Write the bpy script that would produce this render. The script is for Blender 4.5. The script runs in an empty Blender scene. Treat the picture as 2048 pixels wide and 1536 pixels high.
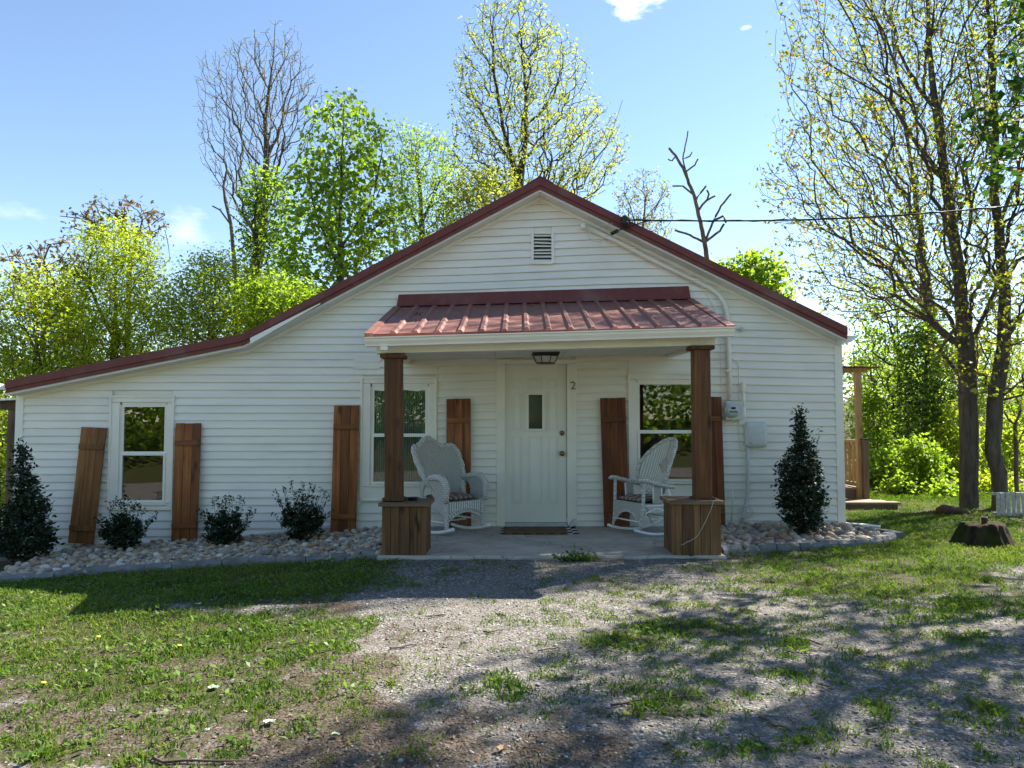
import bpy, math, random
import numpy as np
from mathutils import Vector, Matrix, Euler

random.seed(7)
RNG = np.random.default_rng(7)
SC = bpy.context.scene
COL = SC.collection

# ------------------------------------------------------------------ camera
F_PX, CXP, CYP = 1539.0, 1024.0, 768.0
CAM = np.array((0.0, -9.8, 1.30)); PITCH = math.radians(2.9)
cam = bpy.data.cameras.new('camera'); cam_ob = bpy.data.objects.new('camera', cam); COL.objects.link(cam_ob)
cam.sensor_width = 36.0; cam.lens = 36.0 * F_PX / 2048.0
cam.clip_start = 0.05; cam.clip_end = 2000.0
cam_ob.location = CAM.tolist(); cam_ob.rotation_euler = (math.pi / 2 + PITCH, 0, 0)
SC.camera = cam_ob

# ------------------------------------------------------------------ sky and sun
SUN = np.array((0.86, 0.58, 1.0)); SUN = SUN / np.linalg.norm(SUN)
SUN_EL = math.asin(SUN[2]); SUN_AZ = math.atan2(SUN[0], SUN[1])
world = bpy.data.worlds.new('World'); SC.world = world; world.use_nodes = True
wn = world.node_tree; wn.nodes.clear()
w_out = wn.nodes.new('ShaderNodeOutputWorld'); w_bg = wn.nodes.new('ShaderNodeBackground')
sky = wn.nodes.new('ShaderNodeTexSky'); sky.sky_type = 'NISHITA'; sky.sun_disc = False
sky.sun_elevation = SUN_EL; sky.sun_rotation = SUN_AZ
sky.air_density = 1.0; sky.dust_density = 0.05; sky.ozone_density = 1.8; sky.altitude = 200
w_bg.inputs['Strength'].default_value = 0.051
wn.links.new(w_bg.outputs[0], w_out.inputs[0])

sun = bpy.data.lights.new('sun', 'SUN'); sun_ob = bpy.data.objects.new('sun', sun); COL.objects.link(sun_ob)
sun.energy = 3.6; sun.angle = math.radians(0.55); sun.color = (1.0, 0.93, 0.82)
sun_ob.location = (20, 14, 24)
sun_ob.rotation_euler = Vector(SUN.tolist()).to_track_quat('Z', 'Y').to_euler()

SC.view_settings.view_transform = 'Standard'; SC.view_settings.look = 'None'
SC.view_settings.gamma = 1.0; SC.view_settings.use_curve_mapping = False
SC.view_settings.exposure = 2.3
SC.render.engine = 'CYCLES'
try:
    SC.cycles.use_denoising = True
    SC.cycles.max_bounces = 8; SC.cycles.transparent_max_bounces = 8
    SC.cycles.diffuse_bounces = 4
    SC.cycles.caustics_reflective = False; SC.cycles.caustics_refractive = False
except Exception:
    pass

# ------------------------------------------------------------------ picture to place
cp, sp = math.cos(PITCH), math.sin(PITCH)
def P(x, y, Y):
    """point on the upright plane at depth Y seen at photo pixel (x, y)"""
    xc = (x - CXP) / F_PX; yc = -(y - CYP) / F_PX
    dx, dy, dz = xc, cp - yc * sp, sp + yc * cp
    t = (Y - CAM[1]) / dy
    return np.array((CAM[0] + dx * t, Y, CAM[2] + dz * t))
def project(p):
    d = np.asarray(p, float) - CAM
    fw = d[..., 1] * cp + d[..., 2] * sp; up = -d[..., 1] * sp + d[..., 2] * cp
    fw = np.where(fw < 0.05, 0.05, fw)
    return CXP + F_PX * d[..., 0] / fw, CYP - F_PX * up / fw

def hash2(ix, iy, s):
    v = np.sin(ix * 127.1 + iy * 311.7 + s * 74.7) * 43758.5453
    return v - np.floor(v)
def vnoise(x, y, s=0):
    x = np.asarray(x, float); y = np.asarray(y, float)
    ix, iy = np.floor(x), np.floor(y); fx, fy = x - ix, y - iy
    fx = fx * fx * (3 - 2 * fx); fy = fy * fy * (3 - 2 * fy)
    a = hash2(ix, iy, s); b = hash2(ix + 1, iy, s); c = hash2(ix, iy + 1, s); d = hash2(ix + 1, iy + 1, s)
    return (a * (1 - fx) + b * fx) * (1 - fy) + (c * (1 - fx) + d * fx) * fy
def fbm(x, y, s=0, o=4):
    r = 0; a = 0.5
    for i in range(o):
        r = r + a * vnoise(x * 2 ** i, y * 2 ** i, s + i); a *= 0.5
    return r
def sstep(a, b, x):
    t = np.clip((np.asarray(x, float) - a) / (b - a), 0, 1); return t * t * (3 - 2 * t)

def ground_z(X, Y):
    X = np.asarray(X, float); Y = np.asarray(Y, float)
    z = -0.09 - 0.055 * np.clip(-1.0 - X, 0, 14)
    z = z + 0.062 * sstep(-1.75, -1.45, X) * sstep(2.6, 2.3, X) * sstep(-3.3, -2.5, Y)
    z = z - 0.10 * sstep(-3.0, -7.5, Y) * sstep(-6, 0, X) - 0.03 * sstep(-3.0, -7.5, Y)
    z = z + 0.03 * sstep(2, 7, X)
    z = z - 0.30 * np.clip(Y - 4.6, 0, 13) * sstep(4.4, 7.0, Y)
    z = z + 9.5 * sstep(30, 115, Y)
    z = z + 1.5 * sstep(-17, -27, Y) + 0.8 * sstep(14, 40, np.abs(X)) * sstep(6, -2, Y)
    near = sstep(14, 7, np.abs(X)) * sstep(7, 4, np.abs(Y + 3))
    z = z + near * 0.035 * (fbm(X * 1.3, Y * 1.3, 3) - 0.47) + (1 - near) * 0.5 * (fbm(X * .15, Y * .15, 9) - 0.47) * sstep(8, 20, np.hypot(X, Y + 2))
    return z
def G(x, y):
    """ground point seen at photo pixel (x, y)"""
    lo = hi = CAM[1] + 0.5
    while hi < 60:
        hi += .1; p = P(x, y, hi)
        if p[2] <= ground_z(p[0], p[1]): break
        lo = hi
    for _ in range(30):
        mid = (lo + hi) / 2; p = P(x, y, mid)
        if p[2] > ground_z(p[0], p[1]): lo = mid
        else: hi = mid
    p = P(x, y, lo); p[2] = float(ground_z(p[0], p[1])); return p

# ------------------------------------------------------------------ mesh helpers
class MB:
    def __init__(s): s.v = []; s.f = []; s.uv = None
    def add(s, vs, fs):
        o = len(s.v); s.v += [tuple(map(float, q)) for q in vs]; s.f += [tuple(i + o for i in f) for f in fs]; return s
    def box(s, a, b, M=None):
        (x0, y0, z0), (x1, y1, z1) = a, b
        vs = [(x0, y0, z0), (x1, y0, z0), (x1, y1, z0), (x0, y1, z0), (x0, y0, z1), (x1, y0, z1), (x1, y1, z1), (x0, y1, z1)]
        if M is not None: vs = [M @ Vector(q) for q in vs]
        return s.add(vs, [(0, 3, 2, 1), (4, 5, 6, 7), (0, 1, 5, 4), (1, 2, 6, 5), (2, 3, 7, 6), (3, 0, 4, 7)])
    def prism(s, poly, axis, a, b):
        """poly: 2D points in the two other axes (in xyz order), extruded along axis from a to b"""
        n = len(poly)
        def mk(p, t):
            q = [0, 0, 0]; o = [i for i in range(3) if i != axis]; q[o[0]], q[o[1]] = p; q[axis] = t; return q
        vs = [mk(p, a) for p in poly] + [mk(p, b) for p in poly]
        fs = [tuple(range(n)), tuple(range(2 * n - 1, n - 1, -1))] + [(i, i + n, (i + 1) % n + n, (i + 1) % n) for i in range(n)]
        return s.add(vs, fs)
    def hexa(s, q4a, q4b):
        """two matching quads joined to a solid"""
        vs = list(q4a) + list(q4b)
        return s.add(vs, [(3, 2, 1, 0), (4, 5, 6, 7), (0, 1, 5, 4), (1, 2, 6, 5), (2, 3, 7, 6), (3, 0, 4, 7)])
    def tube(s, pts, r, n=8, cap=True, sx=1.0):
        pts = [Vector([float(c) for c in q]) for q in pts]; m = len(pts)
        rs = r if hasattr(r, '__len__') else [r] * m
        vs = []; ref = None
        for i, q in enumerate(pts):
            d = (pts[min(i + 1, m - 1)] - pts[max(i - 1, 0)]).normalized()
            if ref is None:
                ref = Vector((0, 0, 1)) if abs(d.z) < 0.9 else Vector((1, 0, 0))
            u = d.cross(ref).normalized(); w = u.cross(d).normalized(); ref = w
            for k in range(n):
                a = 2 * math.pi * k / n
                vs.append(q + u * (math.cos(a) * rs[i] * sx) + w * (math.sin(a) * rs[i]))
        fs = [(i * n + k, i * n + (k + 1) % n, (i + 1) * n + (k + 1) % n, (i + 1) * n + k) for i in range(m - 1) for k in range(n)]
        if cap: fs += [tuple(range(n - 1, -1, -1)), tuple((m - 1) * n + k for k in range(n))]
        return s.add(vs, fs)
    def lathe(s, prof, c=(0, 0, 0), n=16, axis='z'):
        vs = []
        for r, h in prof:
            for k in range(n):
                a = 2 * math.pi * k / n; x, y = r * math.cos(a), r * math.sin(a)
                vs.append((c[0] + x, c[1] + y, c[2] + h) if axis == 'z' else (c[0] + x, c[1] - h, c[2] + y))
        m = len(prof)
        fs = [(i * n + k, i * n + (k + 1) % n, (i + 1) * n + (k + 1) % n, (i + 1) * n + k) for i in range(m - 1) for k in range(n)]
        fs += [tuple(range(n - 1, -1, -1)), tuple((m - 1) * n + k for k in range(n))]
        return s.add(vs, fs)
    def grid(s, fn, nu, nv):
        vs = [fn(i / nu, j / nv) for j in range(nv + 1) for i in range(nu + 1)]
        fs = [(j * (nu + 1) + i, j * (nu + 1) + i + 1, (j + 1) * (nu + 1) + i + 1, (j + 1) * (nu + 1) + i) for j in range(nv) for i in range(nu)]
        return s.add(vs, fs)
    def mesh(s, name, smooth=False):
        me = bpy.data.meshes.new(name); me.from_pydata(s.v, [], s.f); me.update()
        if smooth: me.shade_smooth()
        return me

def obj(name, me, mat, parent=None, smooth=False, bevel=0.0, fixn=True, solid=0.0, sub=0):
    if isinstance(me, MB):
        me = me.mesh(name, smooth)
    if mat is not None and not me.materials: me.materials.append(mat)
    o = bpy.data.objects.new(name, me); COL.objects.link(o)
    if parent is not None: attach(o, parent)
    if solid: md = o.modifiers.new('solid', 'SOLIDIFY'); md.thickness = solid; md.offset = 0
    if sub: md = o.modifiers.new('sub', 'SUBSURF'); md.levels = sub; md.render_levels = sub
    if bevel: md = o.modifiers.new('bevel', 'BEVEL'); md.width = bevel; md.segments = 2; md.limit_method = 'ANGLE'
    return o
def attach(o, parent):
    o.parent = parent
    if parent.get('_loc') is not None:
        L = parent['_loc']; o.matrix_parent_inverse = Matrix.Translation((-L[0], -L[1], -L[2]))
def tag(o, label, cat, group=None, kind=None):
    o['label'] = label; o['category'] = cat
    if group: o['group'] = group
    if kind: o['kind'] = kind
    return o
LOCS = []
def thing(name, label, cat, loc=(0, 0, 0), group=None, rot=None):
    """Empty at the thing's base. Without rot its parts are written in world coordinates."""
    e = bpy.data.objects.new(name, None); COL.objects.link(e); e.empty_display_size = 0.1
    e.location = [float(c) for c in loc]
    if rot is not None: e.rotation_euler = rot
    else: e['_loc'] = [float(c) for c in loc]; LOCS.append(e)
    return tag(e, label, cat, group)
def struct(o, label=None):
    o['kind'] = 'structure'
    if label: o['label'] = label
    return o
def fast_mesh(name, V, F, attrs=None, smooth=False):
    """V (n,3); F (m,k) with a fixed k"""
    me = bpy.data.meshes.new(name); V = np.asarray(V, np.float32); F = np.asarray(F, np.int32); m, k = F.shape
    me.vertices.add(len(V)); me.vertices.foreach_set('co', V.ravel())
    me.loops.add(m * k); me.loops.foreach_set('vertex_index', F.ravel())
    me.polygons.add(m); me.polygons.foreach_set('loop_start', np.arange(0, m * k, k, dtype=np.int32))
    for nm, (dom, arr) in (attrs or {}).items():
        a = me.attributes.new(nm, 'FLOAT', dom); a.data.foreach_set('value', np.asarray(arr, np.float32))
    me.update(calc_edges=True)
    if smooth: me.shade_smooth()
    return me

# ------------------------------------------------------------------ materials
class Mat:
    def __init__(s, name, rough=0.6, spec=0.5):
        s.m = bpy.data.materials.new(name); s.m.use_nodes = True; s.nt = s.m.node_tree
        s.b = s.nt.nodes['Principled BSDF']; s.out = s.nt.nodes['Material Output']
        s.b.inputs['Roughness'].default_value = rough; s.b.inputs['Specular IOR Level'].default_value = spec
    def n(s, typ, **kw):
        nd = s.nt.nodes.new(typ)
        for k, v in kw.items():
            if hasattr(nd, k) and k not in nd.inputs: setattr(nd, k, v)
            else: s.set(nd, k, v)
        return nd
    def set(s, nd, k, v):
        if isinstance(v, bpy.types.NodeSocket): s.nt.links.new(v, nd.inputs[k])
        else: nd.inputs[k].default_value = v
    def L(s, a, b): s.nt.links.new(a, b)
    def coords(s, kind='Object', scale=(1, 1, 1), offset=None):
        tc = s.n('ShaderNodeTexCoord'); mp = s.n('ShaderNodeMapping'); s.L(tc.outputs[kind], mp.inputs['Vector'])
        mp.inputs['Scale'].default_value = scale
        if offset is not None: s.L(offset, mp.inputs['Location'])
        return mp.outputs[0]
    def noise(s, vec, scale, detail=4, rough=0.55):
        nd = s.n('ShaderNodeTexNoise'); s.L(vec, nd.inputs['Vector']); nd.inputs['Scale'].default_value = scale
        nd.inputs['Detail'].default_value = detail; nd.inputs['Roughness'].default_value = rough; return nd.outputs['Fac']
    def voro(s, vec, scale, feature='F1', out='Distance'):
        nd = s.n('ShaderNodeTexVoronoi'); nd.feature = feature; s.L(vec, nd.inputs['Vector']); nd.inputs['Scale'].default_value = scale
        return nd.outputs[out]
    def ramp(s, fac, stops):
        nd = s.n('ShaderNodeValToRGB'); s.L(fac, nd.inputs[0]); cr = nd.color_ramp
        while len(cr.elements) < len(stops): cr.elements.new(0.5)
        for e, (p, c) in zip(cr.elements, stops):
            e.position = p; e.color = (*c, 1) if len(c) == 3 else c
        return nd.outputs[0]
    def mix(s, fac, a, b, blend='MIX'):
        nd = s.n('ShaderNodeMix'); nd.data_type = 'RGBA'; nd.blend_type = blend
        for k, v in ((0, fac), (6, a), (7, b)):
            if isinstance(v, bpy.types.NodeSocket): s.L(v, nd.inputs[k])
            elif k == 0: nd.inputs[0].default_value = v
            else: nd.inputs[k].default_value = (*v, 1)
        return nd.outputs[2]
    def math(s, op, a, b=0.0, clamp=False):
        nd = s.n('ShaderNodeMath'); nd.operation = op; nd.use_clamp = clamp
        for k, v in ((0, a), (1, b)):
            if isinstance(v, bpy.types.NodeSocket): s.L(v, nd.inputs[k])
            else: nd.inputs[k].default_value = v
        return nd.outputs[0]
    def attr(s, name):
        nd = s.n('ShaderNodeAttribute'); nd.attribute_name = name; return nd.outputs['Fac']
    def rnd(s): return s.n('ShaderNodeObjectInfo').outputs['Random']
    def color(s, c):
        if isinstance(c, bpy.types.NodeSocket): s.L(c, s.b.inputs['Base Color'])
        else: s.b.inputs['Base Color'].default_value = (*c, 1)
        return s
    def bump(s, h, strength=0.3, dist=0.01):
        nd = s.n('ShaderNodeBump'); nd.inputs['Strength'].default_value = strength; nd.inputs['Distance'].default_value = dist
        s.L(h, nd.inputs['Height']); s.L(nd.outputs[0], s.b.inputs['Normal']); return s

def m_plain(name, c, rough=0.6, var=0.12, scale=6.0, spec=0.5, metal=0.0, bump=0.0):
    k = Mat(name, rough, spec); v = k.coords('Object'); nz = k.noise(v, scale, 5)
    lo = tuple(x * (1 - var) for x in c); hi = tuple(min(1, x * (1 + var)) for x in c)
    k.color(k.ramp(nz, [(0.3, lo), (0.7, hi)])); k.b.inputs['Metallic'].default_value = metal
    if bump: k.bump(k.noise(v, scale * 8, 4), bump, 0.004)
    return k.m
def m_siding(name, c):
    k = Mat(name, 0.42, 0.4); v = k.coords('Object')
    streak = k.noise(k.coords('Object', (0.5, 1, 5)), 2.2, 5); fine = k.noise(k.coords('Object', (2, 20, 40)), 3.0, 5)
    r = k.rnd()
    col = k.ramp(streak, [(0.25, tuple(x * .88 for x in c)), (0.6, c), (0.9, tuple(min(1, x * 1.04) for x in c))])
    grime = k.ramp(k.noise(v, 1.1, 6), [(0.52, (0, 0, 0)), (0.78, (1, 1, 1))])
    col = k.mix(k.math('MULTIPLY', grime, 0.30), col, (0.52, 0.50, 0.42))
    col = k.mix(k.math('MULTIPLY', r, 0.10), col, (0.62, 0.64, 0.60)); k.color(col)
    k.bump(fine, 0.12, 0.003); return k.m
def m_wood(name, dark, mid, light, knots=0.8, rough=0.55, grain=(28, 28, 1.3), axis='z'):
    k = Mat(name, rough, 0.35); r = k.rnd()
    off = k.n('ShaderNodeCombineXYZ'); k.L(k.math('MULTIPLY', r, 37.0), off.inputs[0]); k.L(k.math('MULTIPLY', r, 53.0), off.inputs[2])
    g = {'z': grain, 'x': (grain[2], grain[0], grain[1]), 'y': (grain[0], grain[2], grain[1])}[axis]
    v = k.coords('Object', g, off.outputs[0]); n1 = k.noise(v, 1.0, 6, 0.62)
    iso = {'z': (1, 1, .35), 'x': (.35, 1, 1), 'y': (1, .35, 1)}[axis]
    v2 = k.coords('Object', iso, off.outputs[0]); n2 = k.noise(v2, 3.0, 4)
    col = k.ramp(k.math('ADD', k.math('MULTIPLY', n1, .6), k.math('MULTIPLY', n2, .4)), [(0.32, dark), (0.5, mid), (0.68, light)])
    d = k.voro(v2, 6.5); kn = k.ramp(d, [(0.08, (1, 1, 1)), (0.24, (0, 0, 0))])
    col = k.mix(k.math('MULTIPLY', kn, knots), col, tuple(x * .35 for x in dark))
    tint = k.ramp(r, [(0, (0.66, 0.64, 0.62)), (1, (1.25, 1.22, 1.15))])
    k.color(k.mix(1.0, col, tint, 'MULTIPLY')); k.bump(n1, 0.25, 0.004); return k.m
def m_leaf(name, cols, trans=0.45, rough=0.5, spec=0.3, tcol=1.5, under=None):
    """cols: dark to light leaf colours, picked by each leaf's own value"""
    k = Mat(name, rough, spec); a = k.attr('var')
    st = [(i / max(1, len(cols) - 1), c) for i, c in enumerate(cols)]; col = k.ramp(a, st); k.color(col)
    tr = k.n('ShaderNodeBsdfTranslucent'); k.L(k.mix(1.0, col, (tcol, tcol * 1.02, tcol * .55), 'MULTIPLY'), tr.inputs[0])
    mx = k.n('ShaderNodeMixShader'); mx.inputs[0].default_value = trans
    k.L(k.b.outputs[0], mx.inputs[1]); k.L(tr.outputs[0], mx.inputs[2]); k.L(mx.outputs[0], k.out.inputs[0]); return k.m
def m_bark(name, dark, light, scale=1.0):
    k = Mat(name, 0.9, 0.15); v = k.coords('Object', (9 * scale, 9 * scale, 1.6 * scale)); n = k.noise(v, 1.6, 7, .65)
    m = k.noise(k.coords('Object'), 1.3, 3); c = k.ramp(n, [(.3, dark), (.7, light)])
    c = k.mix(k.ramp(m, [(.5, (0, 0, 0)), (.75, (.5, .5, .5))]), c, (.10, .12, .05)); k.color(c); k.bump(n, .8, .03); return k.m

MT = {}
MT['siding'] = m_siding('vinyl_siding', (0.90, 0.85, 0.75))
MT['trim'] = m_plain('white_trim', (0.86, 0.82, 0.73), 0.4, 0.05, 3.0)
MT['trim_porch'] = m_plain('painted_trim', (0.86, 0.81, 0.70), 0.45, 0.06, 3.0)
MT['soffit'] = m_plain('soffit_white', (0.74, 0.74, 0.69), 0.5, 0.05, 3.0)
MT['cedar'] = m_wood('cedar_stained', (0.050, 0.014, 0.005), (0.24, 0.075, 0.017), (0.42, 0.16, 0.040), .95)
MT['cedar_brown'] = m_wood('cedar_brown', (0.065, 0.026, 0.009), (0.22, 0.088, 0.024), (0.37, 0.165, 0.050), .9)
MT['cedar_post'] = m_wood('cedar_post', (0.030, 0.012, 0.004), (0.115, 0.045, 0.014), (0.21, 0.092, 0.030), .95)
MT['pine_old'] = m_wood('weathered_pine', (0.05, 0.024, 0.011), (0.155, 0.077, 0.032), (0.28, 0.155, 0.07), .85, .7)
MT['pine_top'] = m_wood('pine_top_board', (0.07, 0.043, 0.026), (0.17, 0.108, 0.066), (0.28, 0.19, 0.12), .5, .7, axis='x')
MT['treated'] = m_wood('treated_lumber', (0.16, 0.10, 0.04), (0.30, 0.20, 0.09), (0.42, 0.29, 0.14), .4, .7)
MT['deck'] = m_wood('deck_boards', (0.14, 0.10, 0.075), (0.27, 0.20, 0.15), (0.40, 0.31, 0.24), .3, .8, axis='x')
MT['old_post'] = m_wood('old_post', (0.06, 0.042, 0.028), (0.13, 0.09, 0.058), (0.21, 0.155, 0.105), .4, .8)
MT['black'] = m_plain('black_metal', (0.012, 0.012, 0.013), 0.45, .2)
MT['grey_plastic'] = m_plain('grey_plastic', (0.60, 0.61, 0.58), 0.45, .05)
MT['brass'] = m_plain('aged_brass', (0.23, 0.17, 0.08), 0.35, .2, metal=0.9)
MT['wire_white'] = m_plain('painted_cable', (0.66, 0.66, 0.62), 0.5, .08)
MT['galv'] = m_plain('galvanised', (0.55, 0.56, 0.57), 0.4, .12, metal=0.6)
MT['foundation'] = m_plain('foundation_block', (0.42, 0.42, 0.40), 0.9, .15, 9, bump=.3)
MT['dark_room'] = m_plain('room_wall', (0.20, 0.19, 0.17), 0.8, .1)

def m_red(name, c, rough):
    k = Mat(name, rough, 0.5); v = k.coords('Object'); n = k.noise(k.coords('Object', (6, 1.2, 1.2)), 2, 6)
    d = k.noise(v, 2.3, 6); cc = k.ramp(n, [(.3, tuple(x * .86 for x in c)), (.7, tuple(x * 1.12 for x in c))])
    cc = k.mix(k.ramp(d, [(.5, (0, 0, 0)), (.8, (.55, .55, .55))]), cc, (.30, .20, .17)); k.color(cc)
    k.L(k.ramp(d, [(.3, (rough, rough, rough)), (.8, (rough + .25,) * 3)]), k.b.inputs['Roughness']); return k.m
MT['red'] = m_red('red_roof_metal', (0.155, 0.030, 0.022), .5)
MT['red_porch'] = m_red('red_porch_metal', (0.21, 0.076, 0.056), .52)

def m_glass(name, refl=0.2, tint=(0.75, 0.8, 0.78), rough=0.0):
    m = bpy.data.materials.new(name); m.use_nodes = True; nt = m.node_tree; nt.nodes.clear()
    o = nt.nodes.new('ShaderNodeOutputMaterial'); mx = nt.nodes.new('ShaderNodeMixShader'); t = nt.nodes.new('ShaderNodeBsdfTransparent')
    g = nt.nodes.new('ShaderNodeBsdfGlossy'); g.inputs['Roughness'].default_value = rough; g.inputs[0].default_value = (1, 1, 1, 1)
    t.inputs[0].default_value = (*tint, 1)
    fr = nt.nodes.new('ShaderNodeLayerWeight'); fr.inputs[0].default_value = 0.25
    mp = nt.nodes.new('ShaderNodeMapRange'); mp.inputs['To Min'].default_value = refl; mp.inputs['To Max'].default_value = 1.0
    nt.links.new(fr.outputs['Fresnel'], mp.inputs[0]); nt.links.new(mp.outputs[0], mx.inputs[0])
    nt.links.new(t.outputs[0], mx.inputs[1]); nt.links.new(g.outputs[0], mx.inputs[2]); nt.links.new(mx.outputs[0], o.inputs[0]); return m
MT['glass'] = m_glass('window_glass', 0.10)
MT['glass_dim'] = m_glass('porch_window_glass', 0.06)
MT['glass_door'] = m_glass('door_glass', 0.14, (.35, .42, .5), .06)

# clouds, by direction, in the world shader
def add_clouds():
    n = wn.nodes; l = wn.links
    tc = n.new('ShaderNodeTexCoord'); nrm = n.new('ShaderNodeVectorMath'); nrm.operation = 'NORMALIZE'; l.new(tc.outputs['Generated'], nrm.inputs[0])
    def vmath(op, a, b=None):
        q = n.new('ShaderNodeVectorMath'); q.operation = op; l.new(a, q.inputs[0])
        if b is not None:
            if isinstance(b, bpy.types.NodeSocket): l.new(b, q.inputs[1])
            else: q.inputs[1].default_value = b
        return q
    def fm(op, a, b=0.0, c=False):
        q = n.new('ShaderNodeMath'); q.operation = op; q.use_clamp = c
        for i, v in enumerate((a, b)):
            if isinstance(v, bpy.types.NodeSocket): l.new(v, q.inputs[i])
            else: q.inputs[i].default_value = v
        return q.outputs[0]
    nz = n.new('ShaderNodeTexNoise'); nz.inputs['Scale'].default_value = 22; nz.inputs['Detail'].default_value = 8; nz.inputs['Roughness'].default_value = .62
    mp = n.new('ShaderNodeMapping'); mp.inputs['Scale'].default_value = (1, 1, 2.2); l.new(nrm.outputs[0], mp.inputs[0]); l.new(mp.outputs[0], nz.inputs['Vector'])
    tot = None
    for (px, py, rx, rz, amt, soft) in ((1266, 8, .034, .016, 1.0, .9), (1492, 55, .0075, .0028, .7, 1.4), (365, 455, .034, .026, .40, 1.6), (20, 425, .07, .010, .35, 1.6), (1380, 320, .03, .006, .12, 1.6)):
        d = P(px, py, 50.0) - CAM; d = d / np.linalg.norm(d)
        r = np.cross(d, (0, 0, 1)); r /= np.linalg.norm(r); u = np.cross(r, d)
        df = vmath('SUBTRACT', nrm.outputs[0], d.tolist())
        a = vmath('DOT_PRODUCT', df.outputs[0], (r / rx).tolist()).outputs['Value']; b = vmath('DOT_PRODUCT', df.outputs[0], (u / rz).tolist()).outputs['Value']
        rr = fm('SQRT', fm('ADD', fm('MULTIPLY', a, a), fm('MULTIPLY', b, b)))
        body = fm('SUBTRACT', 1.0, rr); k = fm('ADD', body, fm('MULTIPLY', fm('SUBTRACT', nz.outputs['Fac'], .5), 3.2))
        k = fm('MULTIPLY', fm('MULTIPLY', k, 1.0 / soft, True), amt)
        k = fm('MULTIPLY', k, fm('MULTIPLY', fm('SUBTRACT', 2.2, rr), 1.0, True))
        tot = k if tot is None else fm('MAXIMUM', tot, k)
    mx = n.new('ShaderNodeMix'); mx.data_type = 'RGBA'; l.new(tot, mx.inputs[0]); l.new(sky.outputs[0], mx.inputs[6]); mx.inputs[7].default_value = (7.5, 7.5, 7.6, 1)
    l.new(mx.outputs[2], w_bg.inputs[0])
add_clouds()

# ================================================================== GROUND
def blobs(px, py, lst, warp=26.0):
    """soft union of ellipses given in photo pixels (x, y, rx, ry, amount)"""
    wx = px + warp * (fbm(px / 60, py / 30, 21) - .47) * 2; wy = py + warp * .5 * (fbm(px / 60, py / 30, 31) - .47) * 2
    r = np.zeros_like(px)
    for x, y, rx, ry, a in lst:
        d = ((wx - x) / rx) ** 2 + ((wy - y) / ry) ** 2
        r = np.maximum(r, a * np.clip(1.35 - d, 0, 1))
    return r
GRASS = [(330, 1400, 560, 150, .50), (120, 1300, 300, 90, .7), (1700, 1250, 500, 150, .40), (1280, 1300, 380, 150, .34), (800, 1420, 260, 110, .30), (1850, 1420, 320, 120, .36), (1880, 1006, 420, 26, .85), (150, 1165, 420, 60, 1), (480, 1160, 330, 60, 1), (120, 1230, 260, 55, .95), (400, 1270, 330, 60, .85), (560, 1290, 190, 45, .7), (660, 1250, 110, 30, .7),
         (250, 1370, 230, 45, .7), (90, 1390, 140, 40, .55), (480, 1370, 150, 40, .6), (330, 1440, 150, 40, .5), (120, 1510, 160, 40, .7), (420, 1400, 90, 28, .6), (300, 1520, 130, 36, .6),
         (700, 1400, 90, 32, .45), (800, 1330, 100, 24, .35), (740, 1450, 90, 24, .4), (1750, 1150, 330, 60, .75), (1900, 1080, 400, 60, 1), (1720, 1050, 330, 40, 1), (1600, 1130, 200, 34, .7), (1980, 1200, 160, 40, .65),
         (1480, 1130, 150, 26, .55), (1290, 1180, 120, 20, .5), (1380, 1260, 180, 22, .72), (1250, 1285, 120, 24, .7), (1120, 1215, 110, 24, .42), (1350, 1410, 130, 40, .62), (1270, 1370, 90, 30, .55),
         (1420, 1320, 60, 22, .5), (1550, 1430, 100, 20, .4), (1480, 1510, 130, 26, .45), (1700, 1490, 130, 34, .4), (1880, 1260, 170, 40, .5), (1950, 1400, 140, 50, .4), (1740, 1290, 110, 22, .35), (1160, 1250, 120, 22, .35), (700, 1130, 120, 26, .8), (1110, 1108, 40, 8, .7),
         (900, 1480, 100, 30, .3), (1640, 1360, 120, 26, .3), (960, 1330, 90, 20, .25)]
DIRT = [(260, 1350, 480, 110, .72), (150, 1480, 420, 80, .72), (180, 1320, 150, 26, .9), (80, 1440, 180, 26, .9), (360, 1430, 90, 20, .6), (640, 1340, 200, 50, .75), (620, 1440, 230, 70, 1), (760, 1500, 260, 60, 1), (560, 1510, 200, 40, .9), (1130, 1500, 150, 50, .9), (950, 1440, 130, 40, .6),
        (660, 1215, 80, 16, .8), (1900, 1025, 260, 14, .7), (1150, 1440, 120, 30, .5), (830, 1270, 150, 40, .5), (1330, 1110, 300, 14, .5), (880, 1120, 200, 20, .4)]
def masks(X, Y, Z):
    px, py = project(np.stack([X, Y, Z], -1))
    g = blobs(px, py, GRASS); d = blobs(px, py, DIRT)
    far = (Y < -6.45) | (px < -60) | (px > 2110)
    gf = sstep(.36, .60, fbm(X * .55, Y * .55, 5)) * .9
    g = np.where(far, np.maximum(g * (Y > -6.45), gf), g); d = np.where(far, .3, d)
    behind = sstep(3.0, 5.0, Y); g = g * (1 - behind) + .85 * behind; d = d * (1 - behind) + .9 * behind
    road = sstep(-11.5, -12.5, Y) * sstep(-16.5, -15.5, Y)
    g = g * (1 - road); d = d * (1 - road)
    bank = sstep(-16.3, -17.5, Y); g = g * (1 - bank) + bank * .9
    return g, d

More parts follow.
